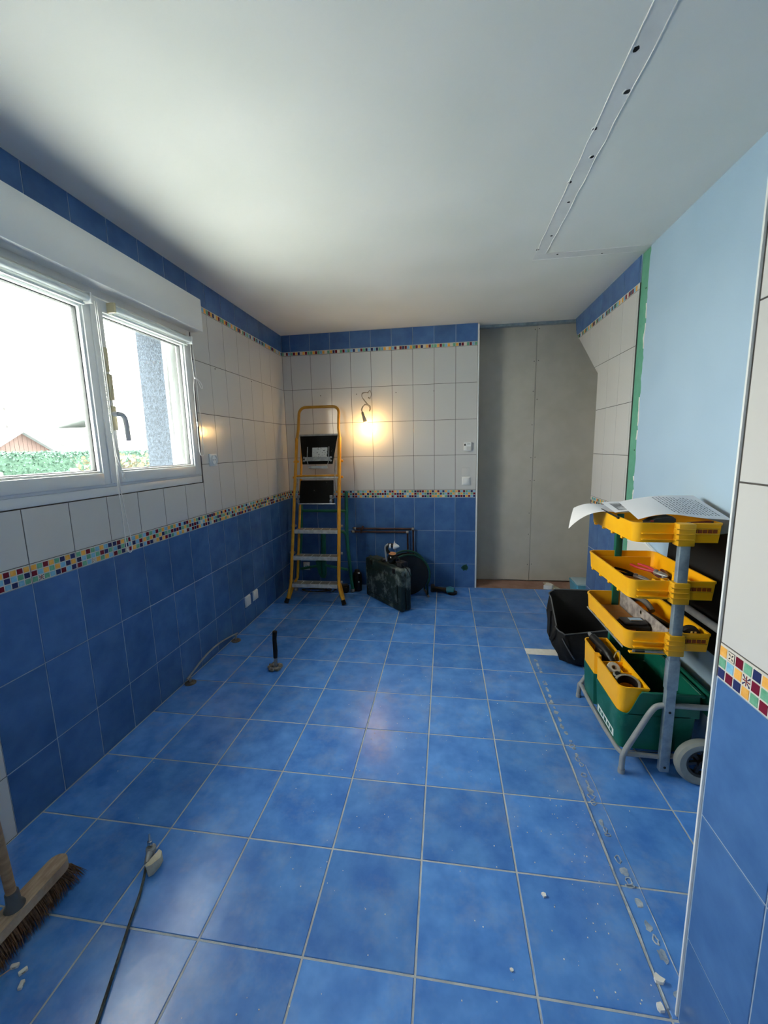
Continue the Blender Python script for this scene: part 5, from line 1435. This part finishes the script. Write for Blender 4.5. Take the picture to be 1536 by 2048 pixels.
# ---------------------------------------------------------------- things in the middle tray
def pliers(label, a, b, z, mh, jaw=.05, spread=.018):
    t = thing('pliers', label, 'pliers', (a[0], a[1], z))
    A, B = Vector((a[0], a[1], z)), Vector((b[0], b[1], z)); d = (B - A).normalized(); n_ = Vector((-d.y, d.x, 0)); L_ = (B - A).length
    for sg in (-1, 1):
        mb = MB(); mb.tube(smooth_path([A + n_ * sg * spread * 1.1, A + d * L_ * .25 + n_ * sg * spread * 1.4, A + d * L_ * .5 + n_ * sg * spread * .8, A + d * L_ * .62 + n_ * sg * .004]), [.008] * 19, n=8, flat=.75); mb.build('handle', mh, t)
    for sg in (-1, 1):
        mb = MB(); q = A + d * L_ * .6
        mb.tube([q + n_ * sg * .002, q + d * L_ * .12 + n_ * sg * .010, q + d * L_ * .28 + n_ * sg * .007, B + n_ * sg * .002], [.006, .010, .008, .003], n=8, flat=.8); mb.build('jaw', M_STEEL, t)
    mb = MB(); mb.lathe([(.009, -.010), (.009, .010), (.005, .012)], A + d * L_ * .66, (0, 0, 1), n=12); mb.build('pivot', M_STEEL, t)
    return t
M_RED = mat('red_grip', (206, 56, 66), .45); M_PINK = mat('pink_grip', (226, 92, 104), .45)
pliers('red-handled pliers lying across the middle tray', (2.275, 1.225), (2.33, 1.03), .812, M_RED)
pliers('dark pliers with black grips deep in the middle tray', (2.16, 1.20), (2.25, 1.02), .796, M_RUBBER)
pliers('maroon-handled pliers nearest the steel post in the middle tray', (2.36, 1.19), (2.30, .97), .797, mat('maroon_grip', (96, 34, 40), .5))
t = thing('utility_knife', 'pale knife lying near the left wall of the middle tray', 'knife', (2.17, 1.02, .785))
mb = MB(); mb.rbox((-.07, -.011, -.006), (.07, .011, .006), .004, 2, mtx=Matrix.Translation((2.178, 1.02, .791)) @ Matrix.Rotation(-1.15, 4, 'Z')); mb.build('body', mat('pale_pink_plastic', (214, 176, 172), .4), t)
mb = MB(); mb.rbox((.068, -.008, -.001), (.10, .008, .001), .0005, 1, mtx=Matrix.Translation((2.178, 1.02, .791)) @ Matrix.Rotation(-1.15, 4, 'Z')); mb.build('blade', M_STEEL, t)
t = thing('adjustable_wrench', 'brown-black wrench beside the pliers in the middle tray', 'wrench', (2.36, 1.0, .785))
mb = MB(); mb.rbox((-.09, -.009, -.005), (.06, .009, .005), .003, 2, mtx=Matrix.Translation((2.379, 1.10, .790)) @ Matrix.Rotation(1.57, 4, 'Z')); mb.build('shank', mat('dark_brown_steel', (58, 40, 38), .5, metal=.4), t)
mb = MB(); mb.lathe([(.009, -.006), (.013, -.005), (.013, .005), (.009, .006)], (2.379, 1.165, .790), (0, 0, 1), n=10); mb.build('head', M_STEEL, t)

# ---------------------------------------------------------------- things in the lowest tray
t = thing('spirit_level', 'long grey scratched bar dividing the lowest tray', 'level', (2.258, 1.08, .562))
mb = MB(); mb.rbox((2.2525, .845, .5615), (2.2605, 1.312, .642), .002, 1); mb.build('bar', mat('scratched_grey', (176, 168, 164), .6, c2=(130, 124, 122), scale=26, lo=.4, hi=.6), t)
mb = MB(); mb.cyl((2.2525, 1.08, .62), (2.2605, 1.08, .62), .008, 14); mb.build('vial', mat('vial', (190, 206, 120), .2), t)
t = thing('tool_battery', 'black tool battery with silver contacts in the lowest tray', 'battery', (2.19, 1.02, .562))
mb = MB(); mb.rbox((2.135, .965, .562), (2.246, 1.045, .600), .006, 3); mb.build('body', M_BLACK, t)
mb = MB(); mb.rbox((2.140, .975, .600), (2.240, 1.040, .612), .004, 2); mb.build('top_plate', mat('dark_grey_plastic', (60, 60, 62), .5), t)
mb = MB(); mb.rbox((2.170, .99, .611), (2.225, 1.02, .618), .002, 1); mb.build('contacts', mat('chrome', (200, 204, 202), .15, metal=.9), t)
mb = MB(); mb.rbox((2.150, .9635, .575), (2.185, .9655, .584), .0004, 1); mb.build('print', mat('dull_pink', (170, 90, 96), .5), t)
t = thing('cardboard_offcut', 'flat brown card in the far end of the lowest tray', 'card', (2.17, 1.2, .562))
mb = MB(); mb.rbox((2.108, 1.11, .562), (2.246, 1.298, .570), .001, 1); mb.build('card', mat('brown_card', (176, 122, 62), .85), t)
mb = MB(); mb.box((2.105, 1.2, .5701), (2.244, 1.2012, .5704)); mb.build('fold_line', M_WOOD, t, smooth=0)
t = thing('hacksaw', 'dark hand saw lying behind the steel post in the lowest tray', 'saw', (2.33, 1.1, .562))
mb = MB(); mb.rbox((-.15, -.012, -.008), (.12, .012, .008), .004, 2, mtx=Matrix.Translation((2.318, 1.12, .588)) @ Matrix.Rotation(-1.35, 4, 'Z')); mb.build('blade_holder', mat('dark_brown_steel', (58, 40, 38), .5, metal=.4), t)
mb = MB(); mb.tube(smooth_path([(2.29, 1.29, .60), (2.315, 1.25, .625), (2.33, 1.20, .622), (2.335, 1.15, .60)]), .014, n=10); mb.build('grip', mat('grey_grip', (110, 108, 104), .5), t)
t = thing('chisel', 'long maroon-handled chisel along the grey bar', 'chisel', (2.28, 1.05, .562))
mb = MB(); mb.cyl((2.283, 1.25, .578), (2.281, 1.02, .576), .010, 10); mb.build('handle', mat('maroon_grip', (96, 34, 40), .5), t)
mb = MB(); mb.rbox((2.273, .88, .570), (2.289, 1.02, .577), .001, 1); mb.build('blade', M_STEEL, t)
t = thing('tape_measure', 'round black tape measure at the near corner of the lowest tray', 'tape measure', (2.36, .885, .562))
mb = MB(); mb.lathe([(.030, -.016), (.034, -.012), (.034, .012), (.030, .016), (.012, .017)], (2.36, .885, .612), (.25, 1, .0), n=28); mb.build('case', M_RUBBER, t)
mb = MB(); mb.rbox((2.326, .866, .5615), (2.394, .902, .585), .004, 2); mb.build('base', M_BLACK, t)
for dx in (-.007, .007):
    mb = MB(); mb.rbox((2.358 + dx, .865, .616), (2.366 + dx, .8685, .630), .001, 1); mb.build('label_mark', mat('pale_yellow_print', (230, 196, 110), .5), t)
t = thing('crumpled_tissue', 'small crumpled white tissue beside the tape measure', 'tissue', (2.31, .86, .562))
mb = MB(); rng = random.Random(2)
prof = []
for k in range(7): mb.lathe([(.002, -.010), (.010 * rng.uniform(.6, 1.1), -.004), (.011 * rng.uniform(.6, 1.1), .004), (.002, .010)], (2.306 + rng.uniform(-.009, .009), .868 + rng.uniform(-.008, .008), .600 + rng.uniform(-.02, .03)), (rng.random(), rng.random(), rng.random() + .2), n=7)
tag(mb.build('wad', M_PAPER, t, smooth=0), kind='stuff')

# ---------------------------------------------------------------- things in the yellow insert
t = thing('glue_gun', 'black hand tool in the far compartment of the yellow insert', 'tool', (2.14, 1.22, .242))
mb = MB(); mb.tube(smooth_path([(2.125, 1.30, .385), (2.14, 1.24, .375), (2.155, 1.17, .362), (2.165, 1.13, .335)]), [.020] * 19, n=12); mb.build('barrel', M_BLACK, t)
mb = MB(); mb.rbox((2.125, 1.18, .2425), (2.165, 1.26, .37), .008, 3); mb.build('grip', mat('satin_black', (34, 34, 36), .3), t)
mb = MB(); mb.lathe([(.008, 0), (.012, .004), (.008, .03), (.003, .036)], (2.124, 1.302, .386), (-.2, 1, .2), n=12); mb.build('nozzle', M_STEEL, t)
mb = MB(); mb.tube(smooth_path([(2.165, 1.13, .34), (2.18, 1.135, .385), (2.188, 1.115, .40), (2.19, 1.108, .36), (2.175, 1.112, .345)]), .0025, n=6); mb.build('wire_loop', M_STEEL, t)
t = thing('paper_roll', 'short pale roll wedged in the middle of the yellow insert', 'roll', (2.125, 1.05, .242))
mb = MB(); mb.lathe([(.026, 0), (.029, .003), (.029, .09), (.026, .093), (.012, .093), (.012, .001)], (2.128, 1.08, .286), (.05, -.55, .84), n=22, ring=True); mb.build('roll', mat('dirty_white_paper', (206, 200, 188), .8, c2=(178, 170, 158), scale=20), t)
mb = MB(); mb.lathe([(.012, .001), (.012, .094), (.009, .094), (.009, .001)], (2.128, 1.08, .286), (.05, -.55, .84), n=16, ring=True); mb.build('core', M_WOOD, t)
t = thing('tape_roll', 'large grey roll of tape lying in the near end of the insert', 'tape', (2.145, .915, .242))
mb = MB(); mb.lathe([(.050, 0), (.052, .003), (.052, .045), (.050, .048), (.041, .048), (.041, .001)], (2.146, .918, .318), (-.15, -.35, .92), n=32, ring=True); mb.build('roll', mat('grey_tape', (120, 118, 110), .6, c2=(150, 146, 136), scale=30), t)
mb = MB(); mb.lathe([(.041, .001), (.041, .047), (.039, .047), (.039, .001)], (2.146, .918, .318), (-.15, -.35, .92), n=32, ring=True); mb.build('core', M_BLACK, t)
t = thing('plug_adapter', 'small grey plug beside the roll of tape in the insert', 'plug', (2.13, .97, .242))
mb = MB(); mb.lathe([(.014, 0), (.018, .003), (.018, .03), (.012, .036), (.011, .034)], (2.125, .972, .345), (-.2, -.5, .85), n=18); mb.build('body', mat('grey_tape', (120, 118, 110), .6), t)
mb = MB(); mb.lathe([(.010, .034), (.010, .037), (.004, .038)], (2.125, .972, .345), (-.2, -.5, .85), n=14); mb.build('face', M_BLACK, t)

# ================================================================ BLACK BAG, BOX, SLAT, PANELS
bag = thing('tool_bag', 'open black fabric tool bag on the floor behind the trolley', 'bag', (2.25, 1.82, 0))
def bag_ring(x0, x1, y0, y1, zf, zb, r, bul=0.0, n=8):
    pts = rrect(x0, x1, y0, y1, r, n); out = []
    for (x, y) in pts:
        f_ = (y - y0) / (y1 - y0); z = zf + (zb - zf) * f_
        out.append(Vector((x, y, z)))
    return out
rings = [bag_ring(2.13, 2.44, 1.70, 1.93, .002, .002, .05), bag_ring(2.085, 2.46, 1.665, 1.97, .03, .03, .07), bag_ring(2.048, 2.475, 1.645, 1.99, .11, .13, .09), bag_ring(2.045, 2.47, 1.65, 1.985, .17, .29, .07), bag_ring(2.055, 2.462, 1.665, 1.975, .215, .405, .06)]
inner = [bag_ring(2.062, 2.455, 1.672, 1.968, .212, .400, .055), bag_ring(2.075, 2.445, 1.69, 1.955, .10, .12, .06), bag_ring(2.12, 2.42, 1.72, 1.92, .02, .02, .05)]
rng = random.Random(23)
allr = rings + inner; n_ = len(allr[0]); vs_ = []
for ri, rg in enumerate(allr):
    for k, q in enumerate(rg):
        j = 0.006 if 1 <= ri <= 3 else .002
        w_ = .009 if 1 <= ri <= 4 else 0
        sag = (.045 * (q.x - 2.06) / .4 - .012 * math.sin((q.x - 2.05) * 14)) * max(0, 1 - (q.y - 1.65) / .2) if ri in (4, 5) else 0
        vs_.append(q + Vector((rng.uniform(-j, j) + w_ * math.sin(k * 1.1 + ri * 2), rng.uniform(-j, j) + w_ * math.cos(k * .8 + ri), (rng.uniform(-j, j) if ri else 0) + sag)))
fs = []
for ri in range(len(allr) - 1):
    for k in range(n_):
        kk = (k + 1) % n_; fs.append((ri * n_ + k, ri * n_ + kk, (ri + 1) * n_ + kk, (ri + 1) * n_ + k))
fs.append(tuple(range(n_ - 1, -1, -1))); fs.append(tuple(range((len(allr) - 1) * n_, len(allr) * n_)))
M_BAG = mat('black_bag_fabric', (7, 7, 9), .8, c2=(14, 15, 18), scale=14, bump=.35, bscale=30)
mb = MB(); mb.add(vs_, fs); mb.build('body', M_BAG, bag, smooth=70)
mb = MB(); mb.tube([Vector(q) + Vector((0, 0, .003)) for q in vs_[4 * n_:5 * n_]], .0045, n=7, closed=True); mb.build('piping', mat('grey_piping', (86, 88, 90), .6), bag)
mb = MB(); mb.tube(smooth_path([(2.075, 1.655, .20), (2.10, 1.636, .15), (2.135, 1.632, .09), (2.15, 1.640, .07)]), .004, n=6); mb.build('zip', mat('grey_piping', (86, 88, 90), .6), bag)
mb = MB(); mb.tube(smooth_path([(2.055, 1.72, .25), (2.03, 1.71, .21), (2.024, 1.74, .15), (2.035, 1.80, .17), (2.05, 1.85, .30)]), .010, n=8, flat=.4); mb.build('strap', M_BAG, bag)
t = thing('blue_box', 'open pale blue box in the far recess beside the tiled wall', 'box', (2.67, 3.02, 0))
M_BBOX = mat('pale_blue_plastic', (88, 164, 196), .45)
mb = MB(); tray(mb, rrect(2.535, 2.82, 2.90, 3.14, .02), .0005, .125, th=.006, taper=.012, lip=.004); mb.build('body', M_BBOX, t, smooth=40)
mb = MB(); mb.rbox((2.545, 2.912, .118), (2.81, 3.13, .136), .004, 2); mb.build('lid', mat('grey_blue_lid', (168, 192, 204), .5), t)
t = thing('wood_slat', 'flat pale wooden slat lying on the recess floor', 'slat', (2.43, 3.14, 0))
mt = Matrix.Translation((2.430, 3.14, .0)) @ Matrix.Rotation(math.atan2(2.94 - 3.34, 2.545 - 2.405), 4, 'Z')
mb = MB(); mb.rbox((-.20, -.028, .0005), (.20, .028, .012), .002, 1, mtx=mt); mb.build('board', mat('bleached_wood', (206, 198, 176), .8, c2=(186, 176, 152), scale=12, stretch=(1, 8, 1)), t)
mb = MB(); mb.cyl(mt @ Vector((-.15, 0, .012)), mt @ Vector((-.15, 0, .0135)), .004, 8); mb.build('nail', M_STEEL, t)
scrap(2.355, 3.165, .05, 'broad flat plaster scrap at the doorway edge of the tiles', 5)
t = thing('black_panel', 'large matt black board fixed to the light blue wall behind the trolley', 'board', (2.47, .9, .50))
mb = MB(); mb.prism([(-.1, .505), (1.375, .505), (1.345, .905), (.85, 1.055), (-.1, 1.06)], lambda u, v, w: (w, u, v), 2.482, 2.500); mb.build('board', mat('matt_black', (12, 13, 14), .8), t, smooth=0)
mb = MB(); mb.rbox((2.480, -.1, .500), (2.501, 1.378, .510), .002, 1); mb.build('edge_strip', M_BLACK, t)
t = thing('white_panel', 'white board standing against the blue wall beside the green strip', 'board', (2.49, 1.64, 0))
mb = MB(); mb.prism([(1.465, .001), (1.832, .001), (1.832, .80), (1.60, .832), (1.465, .80)], lambda u, v, w: (w, u, v), 2.488, 2.4995); mb.build('board', M_WPAINT, t, smooth=0)
mb = MB(); mb.prism([(1.463, .79), (1.60, .826), (1.834, .794), (1.834, .802), (1.60, .836), (1.463, .802)], lambda u, v, w: (w, u, v), 2.486, 2.4995); mb.build('edge', M_TRIM, t, smooth=0)
